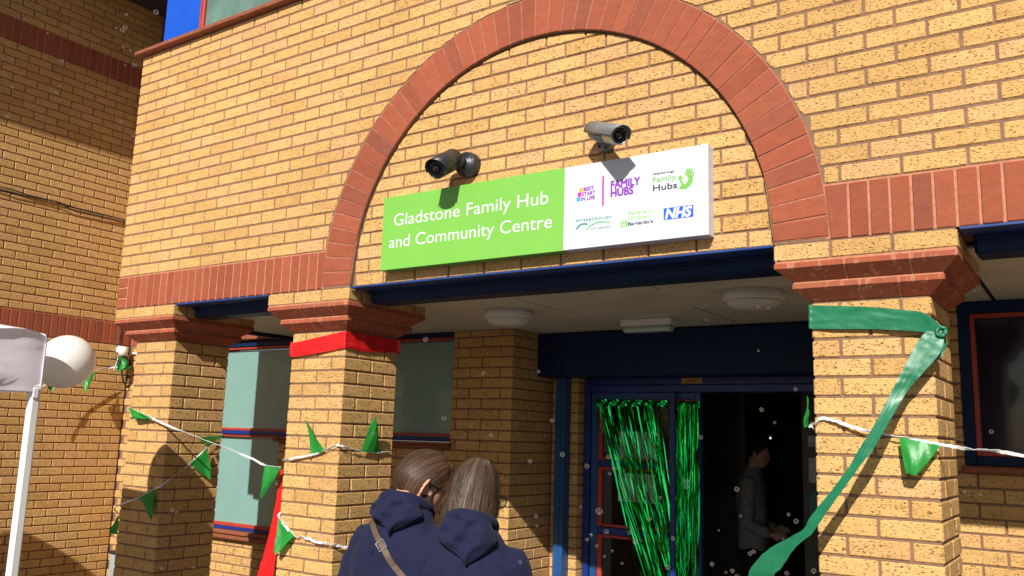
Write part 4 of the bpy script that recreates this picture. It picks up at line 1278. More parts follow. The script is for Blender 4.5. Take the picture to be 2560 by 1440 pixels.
BUB = [(390, 30, 7), (316, 36, 4), (290, 70, 3), (306, 76, 6), (313, 68, 6), (119, 83, 3), (308, 118, 4), (326, 126, 4), (336, 163, 5), (313, 163, 3), (155, 152, 5), (30, 218, 4), (149, 215, 4), (140, 232, 4), (18, 291, 4), (303, 304, 5), (6, 395, 5), (332, 340, 4), (40, 472, 4), (58, 720, 4), (280, 626, 4), (215, 672, 4), (852, 235, 9), (508, 268, 4), (934, 370, 4), (962, 378, 5), (930, 412, 4), (1042, 265, 4), (1064, 849, 7), (1208, 933, 5), (1110, 1045, 7), (1227, 1087, 6), (1217, 1155, 8), (1325, 1153, 6), (1346, 929, 5), (1340, 1290, 6), (1342, 1314, 4), (1300, 1405, 6), (1380, 1051, 6), (1406, 1136, 7), (1467, 1165, 7), (1452, 1266, 4), (1498, 1278, 10), (1516, 1329, 7), (1521, 1142, 6), (1524, 1184, 5), (1536, 1170, 6), (1576, 1331, 6), (1588, 1355, 7), (1478, 1337, 5), (1468, 1349, 5), (1492, 1365, 5), (1531, 1377, 4), (1511, 1391, 4), (1555, 1408, 4), (1624, 1297, 6), (1641, 1086, 4), (1651, 1244, 4), (1635, 1218, 4), (1683, 1346, 6), (1669, 1418, 7), (1718, 1203, 6), (1717, 1217, 6), (1752, 1093, 6), (1780, 1410, 6), (1815, 1431, 4), (1831, 1427, 6), (1842, 1223, 7), (1843, 1440, 6), (1875, 1384, 6), (1884, 1379, 6), (1852, 1290, 4), (1797, 1326, 3), (1904, 1024, 6), (1926, 1093, 4), (1937, 1056, 4), (1971, 1286, 5), (1990, 1303, 7), (1967, 1433, 6), (1957, 1348, 3), (1989, 973, 5), (1896, 877, 3), (1838, 750, 3), (1894, 767, 3), (1920, 770, 3), (1766, 800, 3), (2478, 1079, 6), (2411, 1229, 4), (2452, 1236, 4), (2458, 1370, 6), (2497, 1400, 6), (2442, 1403, 4), (2445, 1425, 4), (2264, 1207, 4), (2345, 1386, 4), (2031, 1058, 5), (2306, 1058, 5), (2088, 1372, 4), (2034, 1427, 7), (870, 1287, 6), (933, 1083, 5), (690, 1208, 4), (148, 1338, 6), (100, 1150, 5), (430, 1276, 6), (441, 1279, 4), (404, 1420, 4), (483, 1418, 4)]
brng = random.Random(11)
for (px_, py_, r_) in BUB:
    d_ = brng.uniform(1.9, 2.35) if 880 < px_ < 1340 and py_ > 1100 else brng.uniform(2.1, 3.1)
    o = link('soap_bubble', bme, None, at(px_, py_, d_))
    s_ = r_ * d_ / FPX * .88
    o.scale = (s_, s_ * brng.uniform(.94, 1.04), s_)
    for ok_, lb_, gp_ in ((px_ < 350 and py_ < 460, 'tiny soap bubble floating before the shaded top of the side wall', 'bubbles before the side wall'),
                          (px_ < 700, 'tiny soap bubble floating near the left corner pillar and side wall', 'bubbles near the left corner pillar'),
                          (py_ < 450, 'tiny soap bubble floating before the upper facade and arch', 'bubbles before the arch'),
                          (px_ < 1375, 'tiny soap bubble floating around the two people in hoodies', 'bubbles around the people'),
                          (py_ < 900, 'tiny soap bubble floating under the soffit lights', 'bubbles under the soffit'),
                          (px_ < 1760, 'tiny soap bubble floating before the tinsel and blue door frame', 'bubbles before the tinsel'),
                          (px_ < 2005, 'tiny soap bubble floating before the dark doorway', 'bubbles before the dark doorway'),
                          (True, 'tiny soap bubble floating near the right pillar and side window', 'bubbles near the right pillar')):
        if ok_:
            tag(o, lb_, 'bubble', gp_); break
# =================================================================== people
from mathutils.bvhtree import BVHTree
M['skin'] = P('skin', (.60, .33, .235), .5, var=.06, vscale=20, bump=.05, bscale=200)
M['skin'].node_tree.nodes['Principled BSDF'].inputs['Subsurface Weight'].default_value = .12
M['skin'].node_tree.nodes['Principled BSDF'].inputs['Subsurface Radius'].default_value = (.012, .004, .002)
M['hoodie'] = P('navy_sweatshirt', (.0120, .0140, .041), .95, var=.12, vscale=30, bump=.22, bscale=420, spec=.15)
M['hoodie'].node_tree.nodes['Principled BSDF'].inputs['Sheen Weight'].default_value = .04
M['trousers'] = P('dark_trousers', (.015, .017, .025), .9, var=.15)
M['shoe'] = P('dark_shoe', (.02, .02, .02), .6)
M['knit'] = P('grey_knit', (.30, .30, .305), .95, var=.1, vscale=60, bump=.4, bscale=200)
M['glasses'] = P('dark_glasses_frame', (.02, .012, .01), .3)
M['strap'] = P('tan_leather', (.095, .056, .037), .55, var=.1, vscale=40)
M['buckle'] = P('buckle_metal', (.6, .58, .55), .25, metal=1.0)
M['eye'] = P('eye', (.6, .6, .58), .2)
M['lips'] = P('lips', (.42, .15, .13), .4)
def hair_mat(name, dark, light, sc=(34, 1.1, 1)):
    m, n, l, b = mat_new(name)
    uv = n.new('ShaderNodeUVMap')
    mp = n.new('ShaderNodeMapping'); mp.inputs['Scale'].default_value = sc
    l.new(uv.outputs[0], mp.inputs['Vector'])
    t = n.new('ShaderNodeTexNoise'); t.inputs['Scale'].default_value = 1.0; t.inputs['Detail'].default_value = 5; t.inputs['Roughness'].default_value = .7
    l.new(mp.outputs[0], t.inputs['Vector'])
    r = n.new('ShaderNodeValToRGB')  # strand tones; contrast also paints in highlights and dark gaps between clumps
    r.color_ramp.elements[0].position = .38; r.color_ramp.elements[0].color = (*dark, 1)
    r.color_ramp.elements[1].position = .64; r.color_ramp.elements[1].color = (*light, 1)
    l.new(t.outputs['Fac'], r.inputs[0]); l.new(r.outputs[0], b.inputs['Base Color'])
    b.inputs['Roughness'].default_value = .5
    b.inputs['Specular IOR Level'].default_value = .35
    bp = n.new('ShaderNodeBump'); bp.inputs['Strength'].default_value = .5; bp.inputs['Distance'].default_value = .004
    l.new(t.outputs['Fac'], bp.inputs['Height']); l.new(bp.outputs[0], b.inputs['Normal'])
    return m
M['hair1'] = hair_mat('brown_hair', (.022, .010, .006), (.115, .060, .032))
M['hair2'] = hair_mat('ash_brown_hair', (.020, .011, .007), (.140, .088, .056), (26, .9, 1))
M['hair3'] = hair_mat('black_hair', (.008, .006, .005), (.03, .022, .018))

def solid(verts_faces, voxel, smooth=6, fac=.5):
    """union of closed shells -> one continuous mesh (voxel remesh)"""
    me = bpy.data.meshes.new('work')
    me.from_pydata(verts_faces.v, [], verts_faces.f)
    o = bpy.data.objects.new('work', me); COL.objects.link(o)
    r = o.modifiers.new('r', 'REMESH'); r.mode = 'VOXEL'; r.voxel_size = voxel; r.use_smooth_shade = True
    if smooth:
        s = o.modifiers.new('s', 'SMOOTH'); s.iterations = smooth; s.factor = fac
    bpy.context.view_layer.update()
    out = bpy.data.meshes.new_from_object(o.evaluated_get(bpy.context.evaluated_depsgraph_get()))
    bpy.data.objects.remove(o); bpy.data.meshes.remove(me)
    return out

def loft(mb, rings, n=28, cap=True):
    """rings: (center, rx, ry, power) horizontal super-ellipses, or with explicit axes (center, U, V)"""
    i0 = len(mb.v)
    for rg in rings:
        c = Vector(rg[0])
        if isinstance(rg[1], Vector): U, V, pw = rg[1], rg[2], 1.0
        else: U, V, pw = X * rg[1], Y * rg[2], (rg[3] if len(rg) > 3 else 1.0)
        for q in range(n):
            a = 2 * math.pi * q / n
            ca, sa = math.cos(a), math.sin(a)
            mb.v.append(tuple(c + U * (math.copysign(abs(ca) ** pw, ca)) + V * (math.copysign(abs(sa) ** pw, sa))))
    for j in range(len(rings) - 1):
        for q in range(n):
            a = i0 + j * n + q; b = i0 + j * n + (q + 1) % n
            mb.f.append((a, b, b + n, a + n))
    if cap:
        mb.f.append(tuple(i0 + q for q in range(n))[::-1])
        mb.f.append(tuple(i0 + (len(rings) - 1) * n + q for q in range(n)))

def head_pt(d, k=1.0):
    """skull surface in head space (faces +y, origin at the centre of the skull)"""
    x, y, z = d
    w = .074; dp = .094 if y < 0 else .088; h = .112 if z > 0 else .118
    p = Vector((x * w, y * dp, z * h))
    if z < 0:                               # jaw narrows, throat side pulled forward
        p.x *= 1 - .34 * (-z) ** 1.4
        if y < 0: p.y *= 1 - .45 * (-z) ** 1.1
        p.y += .022 * (-z) ** 1.5
    if z > .2: p.x *= 1 + .03 * z
    if y < 0 and z > -.3: p.y *= 1.03
    # nose, brow, eye sockets, lips, chin
    if y > .4:
        g = lambda cx, cz, sx, sz: math.exp(-((x - cx) / sx) ** 2 - ((z - cz) / sz) ** 2)
        p.y += .020 * g(0, -.24, .12, .13) + .010 * g(0, -.05, .09, .2) + .004 * g(0, .14, .5, .09)
        p.y -= .008 * (g(.40, .0, .16, .10) + g(-.40, .0, .16, .10))
        p.y += .006 * g(0, -.50, .22, .06) + .007 * g(0, -.80, .2, .12)
    return p * k

def sphere_dirs(nu, nv):
    for i in range(nv + 1):
        a = math.pi * i / nv
        for j in range(nu):
            b = 2 * math.pi * j / nu
            yield Vector((math.sin(a) * math.cos(b), math.sin(a) * math.sin(b), math.cos(a)))

def hand(mb, wrist, d, palm_n, s=1.0, curl=.35):
    """palm with four fingers and a thumb; d = pointing direction, palm_n = palm normal"""
    d = Vector(d).normalized(); pn = Vector(palm_n).normalized(); sd = d.cross(pn).normalized()
    wrist = Vector(wrist)
    loft(mb, [(wrist - d * .01 * s, sd * .026 * s, pn * .018 * s), (wrist + d * .03 * s, sd * .034 * s, pn * .016 * s), (wrist + d * .075 * s, sd * .040 * s, pn * .014 * s), (wrist + d * .088 * s, sd * .036 * s, pn * .011 * s)], 14)
    for k, (o, L) in enumerate(((-.030, .066), (-.010, .076), (.011, .071), (.030, .055))):
        p = wrist + d * .082 * s + sd * o * s
        pts = [p - d * .015 * s]; dd = d.copy()
        for q in range(4):
            pts.append(pts[-1] + dd * L * s / 3.4)
            dd = (dd + pn * curl).normalized()
        mb.tube(pts, [.0092 * s, .0090 * s, .0085 * s, .0078 * s, .0066 * s], 8)
    p = wrist + d * .022 * s - sd * .028 * s
    mb.tube([p, p + (d * .6 - sd * .75) * .026 * s, p + (d * .6 - sd * .75) * .026 * s + (d * .9 - sd * .25 + pn * .2) * .026 * s, p + (d * .6 - sd * .75) * .026 * s + (d * .9 - sd * .2 + pn * .35) * .05 * s], [.012 * s, .0115 * s, .010 * s, .0075 * s], 8)

def person(label, head_c, body_dir, head_dir, height, hair, hair_m, top_m, hood=True, glasses=True, lean=(0, 0), bulk=1.0, arms=None, neck_fwd=.0, skin_voxel=.0075, nb=.155, hood_len=.14):
    """head_c: world centre of the skull; body_dir/head_dir: facing directions"""
    head_c = Vector(head_c)
    bd = Vector((body_dir[0], body_dir[1], 0)).normalized()
    rz = math.atan2(bd.y, bd.x) - math.pi / 2
    Rb = Matrix.Rotation(rz, 4, 'Z')
    top = head_c.z
    fwd = .05 + neck_fwd
    base = Vector((head_c.x, head_c.y, 0)) - (Rb @ Vector((lean[0], fwd + lean[1], 0)))
    B = Matrix.Translation(base) @ Rb           # body space: faces +y, x = right hand side
    hd = Vector(head_dir).normalized()
    hx = hd.cross(Z).normalized(); hz = hx.cross(hd)
    H = Matrix((hx, hd, hz)).transposed().to_4x4(); H.translation = head_c
    Hb = B.inverted() @ H                       # head in body space
    hc = Hb.translation
    zs = top - nb                               # shoulder height
    k = bulk
    hip = zs * .60
    ap = arms or {}
    def arm_pts(s):
        sh = Vector((s * .140 * k, -.008, zs - .085))
        e = ap.get(s, {}).get('elbow', Vector((s * .225 * k, -.03, zs - .34)))
        w = ap.get(s, {}).get('wrist', Vector((s * .15, .17, zs - .42)))
        return sh, Vector(e), Vector(w)
    # ---- body (skin): one continuous mesh
    sk = MB()
    i0 = len(sk.v); nu, nv = 40, 32
    for d in sphere_dirs(nu, nv): sk.v.append(tuple(Hb @ head_pt(d)))
    for i in range(nv):
        for j in range(nu):
            a = i0 + i * nu + j; b = i0 + i * nu + (j + 1) % nu
            sk.f.append((a, a + nu, b + nu, b))
    for s in (() if hair == 'bob' else (-1, 1)):  # ears (hidden under a bob)
        e0 = Hb @ Vector((s * .073, -.012, -.008))
        ex = (Hb.to_3x3() @ Vector((s * .8, -.55, 0))).normalized(); ez = Hb.to_3x3() @ Vector((0, .1, 1)).normalized()
        pts = []
        for q in range(13):
            a = math.radians(-100 + 300 * q / 12)
            pts.append(e0 + ez * (.027 * math.sin(a)) + ex * (.010 + .013 * math.cos(a) * 1.0 + .004))
        sk.tube(pts, [.006] * 13, 8)
        loft(sk, [(e0 - ex * .006, ez * .024, (Hb.to_3x3() @ Y) * .011), (e0 + ex * .012, ez * .026, (Hb.to_3x3() @ Y) * .008)], 12)
    neck_top = Hb @ Vector((0, -.022, -.055)); neck_b = Vector((0, -.005, zs + .02))
    sk.tube([neck_top, neck_top.lerp(neck_b, .5), neck_b, Vector((0, -.005, zs - .06))], [.052, .050, .056, .075], 20)
    loft(sk, [((0, 0, hip - .05), .145 * k, .10), ((0, 0, hip + .1), .125 * k, .09), ((0, 0, zs - .18), .14 * k, .10), ((0, 0, zs - .05), .15 * k, .08), ((0, 0, zs + .01), .07, .06)], 20)
    for s in (-1, 1):
        sh, e, w = arm_pts(s)
        sk.tube([sh, sh.lerp(e, .5), e, e.lerp(w, .5), w], [.05, .043, .036, .032, .024], 14)
        hand(sk, w, ap.get(s, {}).get('dir', (w - e).normalized() + Vector((-s * .2, .1, 0))), ap.get(s, {}).get('palm', Vector((-s * .5, .2, -.9))), .92)
        sk.tube([(s * .085 * k, 0, hip), (s * .09, .005, hip * .52), (s * .092, -.005, .09), (s * .092, 0, .05)], [.085 * k, .058, .036, .035], 14)
        loft(sk, [((s * .095, .06, .035), X * .04, Y * .12), ((s * .095, .055, .06), X * .036, Y * .10)], 14)
    bme = solid(sk, skin_voxel, 3)
    body = link('person', bme); bme.materials.append(M['skin'])
    tag(body, label, 'person')
    bme.transform(B)
    Rhb = Hb
    # ---- top garment
    hm = MB()
    tz = zs
    rings = [((0, 0, hip - .10), .175 * k, .125 * k, .85), ((0, -.004, hip - .06), .18 * k, .13 * k, .85), ((0, -.004, hip + .05), .178 * k, .128 * k, .85), ((0, -.008, hip + .20), .176 * k, .125 * k, .85),
             ((0, -.014, zs - .20), .182 * k, .128 * k, .82), ((0, -.016, zs - .11), .176 * k, .118 * k, .85), ((0, -.014, zs - .06), .150 * k, .104 * k, .9), ((0, -.012, zs - .01), .112 * k, .084, .97), ((0, -.006, zs + .028), .080, .070, 1), ((0, .0, zs + .045), .066, .062, 1)]
    loft(hm, rings, 32)
    for s in (-1, 1):
        sh, e, w = arm_pts(s)
        hm.tube([sh + Vector((-s * .06, 0, .0)), sh, sh.lerp(e, .3), sh.lerp(e, .7), e, e.lerp(w, .4), e.lerp(w, .8), e.lerp(w, .93)], [.058 * k, .070 * k, .070 * k, .064 * k, .060 * k, .055, .050, .040], 18)
    tm = solid(hm, .011, 10)
    # cloth folds
    for v in tm.vertices:
        p = v.co
        f = .0075 * noise.noise(Vector((p.x * 7 + 3, p.y * 7, p.z * 13))) + .005 * noise.noise(Vector((p.x * 16, p.y * 16 + 5, p.z * 26)))
        sd_ = abs(p.x) / (.19 * k)
        f += .006 * math.sin(p.z * 46 + p.x * 30 * (1 if p.x > 0 else -1) + 5 * noise.noise(p * 5)) * max(0, min(1, (sd_ - .55) * 2.2)) * max(0, min(1, (zs - .12 - p.z) * 9))
        v.co = p + v.normal * f
    tm.transform(B)
    tm.materials.append(M[top_m])
    tm.polygons.foreach_set('use_smooth', [True] * len(tm.polygons))
    garment = link('hoodie' if hood else 'sweater', tm, body)
    bvg = BVHTree.FromPolygons([v.co.copy() for v in tm.vertices], [list(q.vertices) for q in tm.polygons])
    for s in (-1, 1):
        sh, e, w = arm_pts(s)
        c0 = B @ sh.lerp(e, .16); axd = (B.to_3x3() @ (e - sh)).normalized()
        u_ = axd.cross(Z if abs(axd.z) < .8 else X).normalized(); v_ = axd.cross(u_); pts_ = []
        for q in range(25):
            a = 2 * math.pi * q / 24
            h = bvg.ray_cast(c0, u_ * math.cos(a) + v_ * math.sin(a), .12)
            if h[0] is not None: pts_.append(h[0] + h[1] * .0008)
        if len(pts_) > 22: MB().tube(pts_, .0016, 5).build('sleeve_seam', top_m, garment, True)
    # ---- trousers and shoes
    tr = MB()
    loft(tr, [((0, 0, hip + .02), .15 * k, .11), ((0, 0, hip - .10), .165 * k, .125)], 24)
    for s in (-1, 1):
        tr.tube([(s * .08 * k, 0, hip), (s * .088 * k, 0, hip - .14), (s * .092, .005, hip * .52), (s * .094, -.005, .12), (s * .094, 0, .07)], [.09 * k, .096 * k, .070, .056, .055], 18)
    tm2 = solid(tr, .014, 6); tm2.transform(B); tm2.materials.append(M['trousers']); link('trousers', tm2, body)
    for s in (-1, 1):
        sh_ = MB()
        loft(sh_, [((s * .095, .055, .002), X * .046, Y * .135), ((s * .095, .055, .03), X * .046, Y * .135), ((s * .095, .045, .062), X * .04, Y * .11), ((s * .095, -.01, .085), X * .036, Y * .05)], 20)
        me = sh_.mesh('shoe', 'shoe', True); me.transform(B); link('shoe', me, body)
    # ---- hood: collar and a pouch hanging on the back
    if hood:
        hb = MB()
        tab = [(.09, -.064), (.06, -.070), (.03, -.082), (0, -.098), (-.045, -.115), (-.10, -.130), (-.20, -.138), (-.4, -.135)]
        def back_y(x, z):
            q = z - zs
            for (za, ya), (zb_, yb2) in zip(tab, tab[1:]):
                if q >= zb_:
                    f_ = max(0, min(1, (q - zb_) / (za - zb_))); y_ = yb2 + (ya - yb2) * f_; break
            else: y_ = tab[-1][1]
            return y_ * k * (1 - .42 * (x / .17) ** 2)
        nu2, nv2 = 37, 31
        seed = head_c.x * 3
        for side in (0, 1):
            for iv in range(nv2):
                v_ = iv / (nv2 - 1)
                wd = .070 + .022 * math.sin(min(1, v_ / .45) * math.pi * .5) if v_ < .45 else (.092 * (1 - ((v_ - .45) / .55) ** 1.35) + .004)
                for iu in range(nu2):
                    u_ = -1 + 2 * iu / (nu2 - 1)
                    x_ = u_ * wd + (.012 if v_ > .4 else .03 * v_) * (v_ - .2) * 2
                    z_ = zs + .072 - hood_len * v_ - .020 * u_ * u_ * (1 - v_) + .010 * math.sin(u_ * 4 + seed) * v_
                    e_ = (1 - abs(u_) ** 3) ** .6
                    off = .008 + .029 * (math.sin(math.pi * min(1, .12 + v_ * .86)) ** .7) * e_
                    fo = .012 * math.sin(8 * (u_ + .12) * (1.2 - v_) + 9 * v_ + seed) * math.sin(math.pi * v_) * e_
                    fo += .009 * math.sin(19 * (v_ + .28 * abs(u_ - .2)) + seed) * max(0, 1 - v_ * 1.1) * e_
                    fo += .004 * noise.noise(Vector((u_ * 2.5, v_ * 3, seed)))
                    hb.v.append((x_, back_y(x_, z_) - (off + fo if side == 0 else -.02), z_))
        n2 = nu2 * nv2
        for iv in range(nv2 - 1):
            for iu in range(nu2 - 1):
                a = iv * nu2 + iu
                hb.f.append((a, a + 1, a + nu2 + 1, a + nu2)); hb.f.append((n2 + a, n2 + a + nu2, n2 + a + nu2 + 1, n2 + a + 1))
        for iv in range(nv2 - 1):
            for iu in (0, nu2 - 1):
                a = iv * nu2 + iu; hb.f.append((a, a + nu2, n2 + a + nu2, n2 + a) if iu == 0 else (a, n2 + a, n2 + a + nu2, a + nu2))
        for iu in range(nu2 - 1):
            a = iu; hb.f.append((a, n2 + a, n2 + a + 1, a + 1)); a = (nv2 - 1) * nu2 + iu; hb.f.append((a, a + 1, n2 + a + 1, n2 + a))
        path = []; rad = []
        for q in range(41):
            a = math.radians(-158 + 316 * q / 40); c_ = (1 + math.cos(a)) / 2
            path.append((math.sin(a) * (.073 + .006 * c_), -math.cos(a) * .074 - .002 + .02 * (1 - c_), zs - .012 + .080 * c_ + .002 * math.sin(q * .5)))
            rad.append(.012 + .008 * c_ + .001 * math.sin(q * 1.1))
        hb.tube(path, rad, 12)
        hme = solid(hb, .0045, 2)
        hme.transform(B); hme.materials.append(M[top_m])
        hme.polygons.foreach_set('use_smooth', [True] * len(hme.polygons))
        link('hood', hme, garment)
    # ---- hair
    hr = MB(); UV = []
    def add_grid(pts, nu_, nv_, uvf, closed=True):
        i_ = len(hr.v); hr.v += [tuple(p) for p in pts]
        cols = nu_ if closed else nu_ - 1
        for r_ in range(nv_ - 1):
            for c_ in range(cols):
                a = i_ + r_ * nu_ + c_; b = i_ + r_ * nu_ + (c_ + 1) % nu_
                hr.f.append((a, a + nu_, b + nu_, b))
                UV.append([uvf(c_, r_), uvf(c_, r_ + 1), uvf(c_ + 1, r_ + 1), uvf(c_ + 1, r_)])
    hrng = random.Random(int(abs(head_c.x) * 1000))
    if hair == 'back':
        # strands run from the hairline over the skull to the nape
        ax = Vector((0, -.55, -.83)).normalized(); e1 = X; e2 = ax.cross(e1)
        nu_, nv_ = 120, 40
        def shell(c_, r_, lift=1.0):
            t = .16 + .84 * r_ / (nv_ - 1); a = math.pi * (1 - t) ; b = 2 * math.pi * c_ / nu_
            d = ax * -math.cos(a) * -1 * -1
            d = (-ax * math.cos(math.pi * t) * 1.0) ; d = ax * (-math.cos(math.pi * t)) + (e1 * math.cos(b) + e2 * math.sin(b)) * math.sin(math.pi * t)
            q = head_pt(d, 1.0)
            face = max(0, min(1, (d.y - .30 - .42 * max(0, d.z)) * 6)) if d.z < .95 else 0
            ear = math.exp(-((abs(d.x) - .95) / .25) ** 2 - ((d.z + .12) / .2) ** 2 - ((d.y - .05) / .38) ** 2)
            low = max(0, min(1, (-d.z - .42) * 5)) 
            th = .013 + .004 * math.sin(b * 9) * .3
            sc = 1 + (th / .095) * (1 - face) * (1 - .9 * ear) * (1 - low) - .10 * face - .05 * ear - .08 * low
            return q * (sc * lift)
        add_grid([Hb @ shell(c_, r_) for r_ in range(nv_) for c_ in range(nu_)], nu_, nv_, lambda c_, r_: (c_ / nu_ * 2, r_ / nv_))
        for s in range(520):                       # loose strands
            c_ = hrng.uniform(0, nu_); r0 = hrng.uniform(2, 24); ln = hrng.uniform(6, 14); lf = 1.0 + hrng.uniform(.003, .012)
            pts = []
            for q in range(7):
                r_ = min(nv_ - 2, r0 + ln * q / 6); cc = c_ + .5 * math.sin(q * .8 + s)
                p = shell(cc, r_, lf); pts.append((Hb @ p, Hb @ shell(cc + .22, r_, lf)))
            add_grid([x for pr_ in pts for x in pr_], 2, 7, lambda cc_, rr_: (s * .377 + cc_ * .02, rr_ / 40), False)
    elif hair == 'bob':
        nu_, nv_ = 132, 30
        lenv = [hrng.uniform(-.010, .006) + .014 * noise.noise(Vector((i * .22, 2, 0))) for i in range(nu_ + 1)]
        def bob(cc, t, lift=0.0):
            b = 2 * math.pi * cc / nu_                       # 0 = right, pi/2 = front
            fx, fy = math.cos(b), math.sin(b)
            front = max(0, min(1, (fy - .45) * 3.2))
            L = -.118 + lenv[int(cc) % nu_] + .10 * front
            crown = .122
            s = t ** .8
            if s < .55:
                a = s / .55 * math.pi / 2
                r_ = .97 * math.sin(a) ** .95; z_ = math.cos(a) * crown
            else:
                u_ = (s - .55) / .45
                r_ = .97 + .13 * math.sin(u_ * 1.9) - .12 * u_ ** 4; z_ = L * u_
            rx, ry = .081, (.095 if fy < 0 else .086)
            wv = 1 + .012 * math.sin(cc * .9) * t + .02 * noise.noise(Vector((cc * .12, t * 1.3, 5)))
            p = Vector((fx * rx * r_ * wv, fy * ry * r_ * wv - .006, z_))
            n_ = Vector((fx, fy, .3)).normalized()
            return p + n_ * lift
        add_grid([Hb @ bob(c_, r_ / (nv_ - 1)) for r_ in range(nv_) for c_ in range(nu_)], nu_, nv_, lambda c_, r_: (c_ / nu_ * 3, r_ / nv_))
        for s in range(900):
            c_ = hrng.uniform(0, nu_); t0 = hrng.uniform(.03, .75); t1 = min(1.02, t0 + hrng.uniform(.2, .5)); lf = hrng.uniform(.001, .007)
            wd = hrng.uniform(.15, .5); pts = []
            bend = hrng.uniform(-1, 1)
            for q in range(9):
                t = t0 + (t1 - t0) * q / 8; cc = c_ + bend * math.sin(q * .5)
                e_ = lf * math.sin(math.pi * (.15 + .8 * q / 8)); w_ = wd * (1 - .6 * q / 8)
                pts += [Hb @ bob(cc, t, e_), Hb @ bob(cc + w_, t, e_)]
            add_grid(pts, 2, 9, lambda cc_, rr_: (s * .377 + cc_ * .015, rr_ / 30), False)
    else:
        nu_, nv_ = 60, 24
        def crop(c_, r_):
            a = math.pi * .75 * r_ / (nv_ - 1); b = 2 * math.pi * c_ / nu_
            d = Vector((math.sin(a) * math.cos(b), math.sin(a) * math.sin(b), math.cos(a)))
            lim = -.35 + .95 * max(0, d.y + .15)
            on_ = max(0, min(1, (d.z - lim) * 7))
            return head_pt(d, .93 + .15 * on_)
        add_grid([Hb @ crop(c_, r_) for r_ in range(nv_) for c_ in range(nu_)], nu_, nv_, lambda c_, r_: (c_ / nu_, r_ / nv_))
    hme = hr.mesh('hair', hair_m, True)
    uvl = hme.uv_layers.new(name='UVMap')
    li = 0
    for pi, poly in enumerate(hme.polygons):
        for q, l_ in enumerate(poly.loop_indices):
            uvl.data[l_].uv = UV[pi][q] if q < len(UV[pi]) else (0, 0)
    hme.transform(B)
    link('hair', hme, body)
    # ---- face details
    for s in (-1, 1):
        e_ = MB().lathe([(.001, -.011), (.008, -.008), (.011, 0), (.008, .008), (.001, .011)], H @ Vector((s * .029, .0705, .0)), hd, 14)
        e_.build('eye', 'eye', body, True)
        MB().lathe([(.005, 0), (.001, .001)], H @ Vector((s * .029, .082, .0)), hd, 10).build('iris', 'glasses', body, True)
    lp = MB().tube([H @ Vector((-.022, .083, -.058)), H @ Vector((0, .095, -.057)), H @ Vector((.022, .083, -.058))], [.002, .0055, .002], 8)
    lp.build('mouth', 'lips', body, True)
    if glasses:
        gl_ = MB()
        for s in (-1, 1):
            gl_.tube([H @ Vector((s * .031 + .024 * math.cos(q * math.pi / 10), .100 - .004 * abs(math.cos(q * math.pi / 10)), .0 + .019 * math.sin(q * math.pi / 10))) for q in range(21)], .0019, 6)
            gl_.tube([H @ Vector((s * .054, .096, .008)), H @ Vector((s * .070, .085, .010)), H @ Vector((s * (.083 if hair != 'bob' else .070), .02, .012)), H @ Vector((s * (.084 if hair != 'bob' else .068), -.012, .010)), H @ Vector((s * (.082 if hair != 'bob' else .066), -.03, -.014))], .0021, 6)
        gl_.tube([H @ Vector((-.008, .098, .004)), H @ Vector((0, .104, .007)), H @ Vector((.008, .098, .004))], .0018, 6)
        gl_.build('glasses_frame', 'glasses', body, True)
        for s in (-1, 1):
            MB().lathe([(.0225, 0), (.0225, .001)], H @ Vector((s * .031, .0975, .0)), hd, 20).build('lens', 'door_glass', body)
    return body, garment, B, zs

VIEW = Vector((RF.x, RF.y, 0)).normalized(); RGT = Vector((RX.x, RX.y, 0)).normalized()
def facing(deg, pitch=0):
    a = math.radians(deg); h = VIEW * math.cos(a) + RGT * math.sin(a); p = math.radians(pitch)
    return Vector((h.x * math.cos(p), h.y * math.cos(p), math.sin(p)))
w1, g1, B1, z1_ = person('person with tied back brown hair and glasses, navy hoodie with a tan bag strap', at(1053, 1215, 2.94), facing(26), facing(62, -30), 1.6, 'back', 'hair1', 'hoodie', True, True, bulk=.94, neck_fwd=.035, nb=.092, hood_len=.118)
w2, g2, B2, z2_ = person('person with straight ash brown bob and glasses, plain navy hoodie, in front', at(1188, 1238, 2.84), facing(10), facing(42, -14), 1.58, 'bob', 'hair2', 'hoodie', True, True, bulk=.95, nb=.120, hood_len=.145)
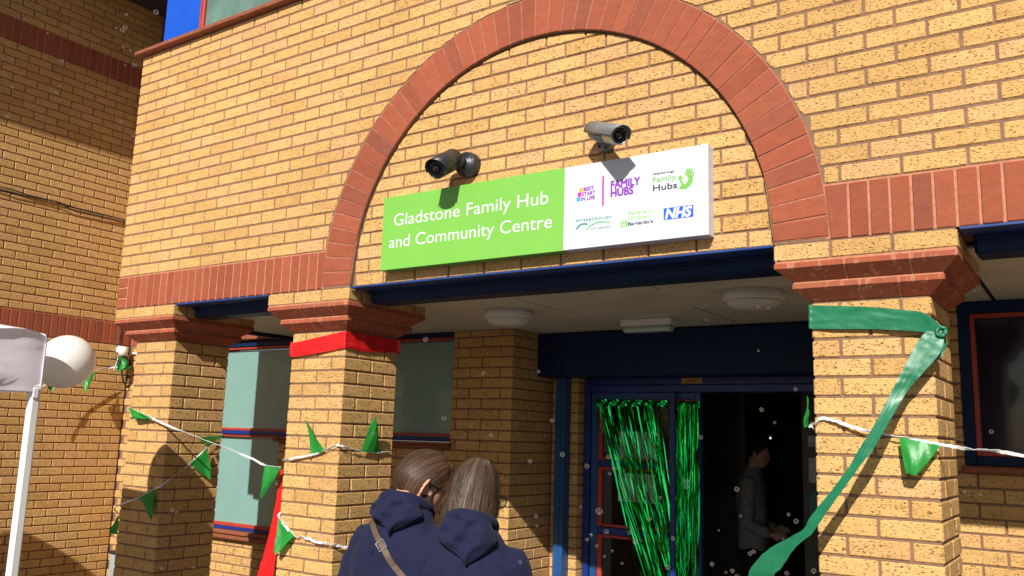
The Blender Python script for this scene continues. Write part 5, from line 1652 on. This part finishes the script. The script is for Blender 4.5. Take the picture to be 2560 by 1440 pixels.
# tan shoulder bag worn by the person on the left: strap follows the back
from mathutils.bvhtree import BVHTree
def bvh_of(objs):
    vs_, fs_ = [], []
    for o in objs:
        i = len(vs_); vs_ += [v.co.copy() for v in o.data.vertices]; fs_ += [[i + k for k in p.vertices] for p in o.data.polygons]
    return BVHTree.FromPolygons(vs_, fs_)
bv = bvh_of([g1])
bag = thing('shoulder_bag', 'tan leather bag strap with a metal buckle across the navy hoodie back', 'bag', B1 @ Vector((.22, -.05, z1_ - .6)))
pts = []
way = ((925, 1270), (932, 1300), (944, 1338), (957, 1366), (972, 1392), (990, 1418), (1010, 1443), (1036, 1475), (1066, 1510), (1100, 1550))
for (a, b) in [(A_[0] + (C_[0] - A_[0]) * f_ / 4, A_[1] + (C_[1] - A_[1]) * f_ / 4) for A_, C_ in zip(way, way[1:]) for f_ in range(4)]:
    h = bv.ray_cast(CAM, ray(a, b).normalized())
    if h[0] is not None: pts.append((h[0], h[1]))
sm = MB()
for i, (p, nrm) in enumerate(pts):
    t = (pts[min(i + 1, len(pts) - 1)][0] - pts[max(0, i - 1)][0]).normalized()
    s_ = t.cross(nrm).normalized()
    for (c1, c2) in ((-1, .003), (1, .003), (1, .0065), (-1, .0065)):
        sm.v.append(tuple(p + s_ * .0095 * c1 + nrm * (c2 + .003)))
for i in range(len(pts) - 1):
    for k_ in range(4):
        a = i * 4 + k_; c = i * 4 + (k_ + 1) % 4
        sm.f.append((a, c, c + 4, a + 4))
if pts:
    sm.build('strap', 'strap', bag)
    kk = min(8, len(pts) - 2); p, nrm = pts[kk]; t = (pts[kk + 1][0] - pts[kk - 1][0]).normalized(); s_ = t.cross(nrm).normalized()
    bk = MB(); q = [p + nrm * .012 + s_ * a * .0135 + t * b * .015 for a, b in ((-1, -1), (1, -1), (1, 1), (-1, 1), (-1, -1), (1, -1))]
    bk.tube(q, .0022, 6); bk.build('buckle', 'buckle', bag)
    pe = B1 @ Vector((.23, -.02, z1_ - .62))
    MB().bbox(pe.x - .11, pe.x + .11, pe.y - .045, pe.y + .045, pe.z - .16, pe.z + .02, .02).build('bag_body', 'strap', bag)
# person inside the hall, seen from the side
hm_c = on(1896, 1135, 1, 4.1)
zsm = hm_c.z - .235
w3 = person('person in a pale grey sweater standing inside the dark doorway, facing right', hm_c, (1, .12), Vector((1, .1, -.12)), 1.7, 'short', 'hair3', 'knit', False, False, bulk=.98,
            arms={1: dict(elbow=(.21, -.02, zsm - .33), wrist=(.17, .18, zsm - .42), dir=(0, 1, .1), palm=(-.8, 0, -.5)), -1: dict(elbow=(-.21, -.02, zsm - .33), wrist=(-.12, .17, zsm - .40), dir=(.2, 1, .1), palm=(.8, 0, -.5))}, skin_voxel=.010)
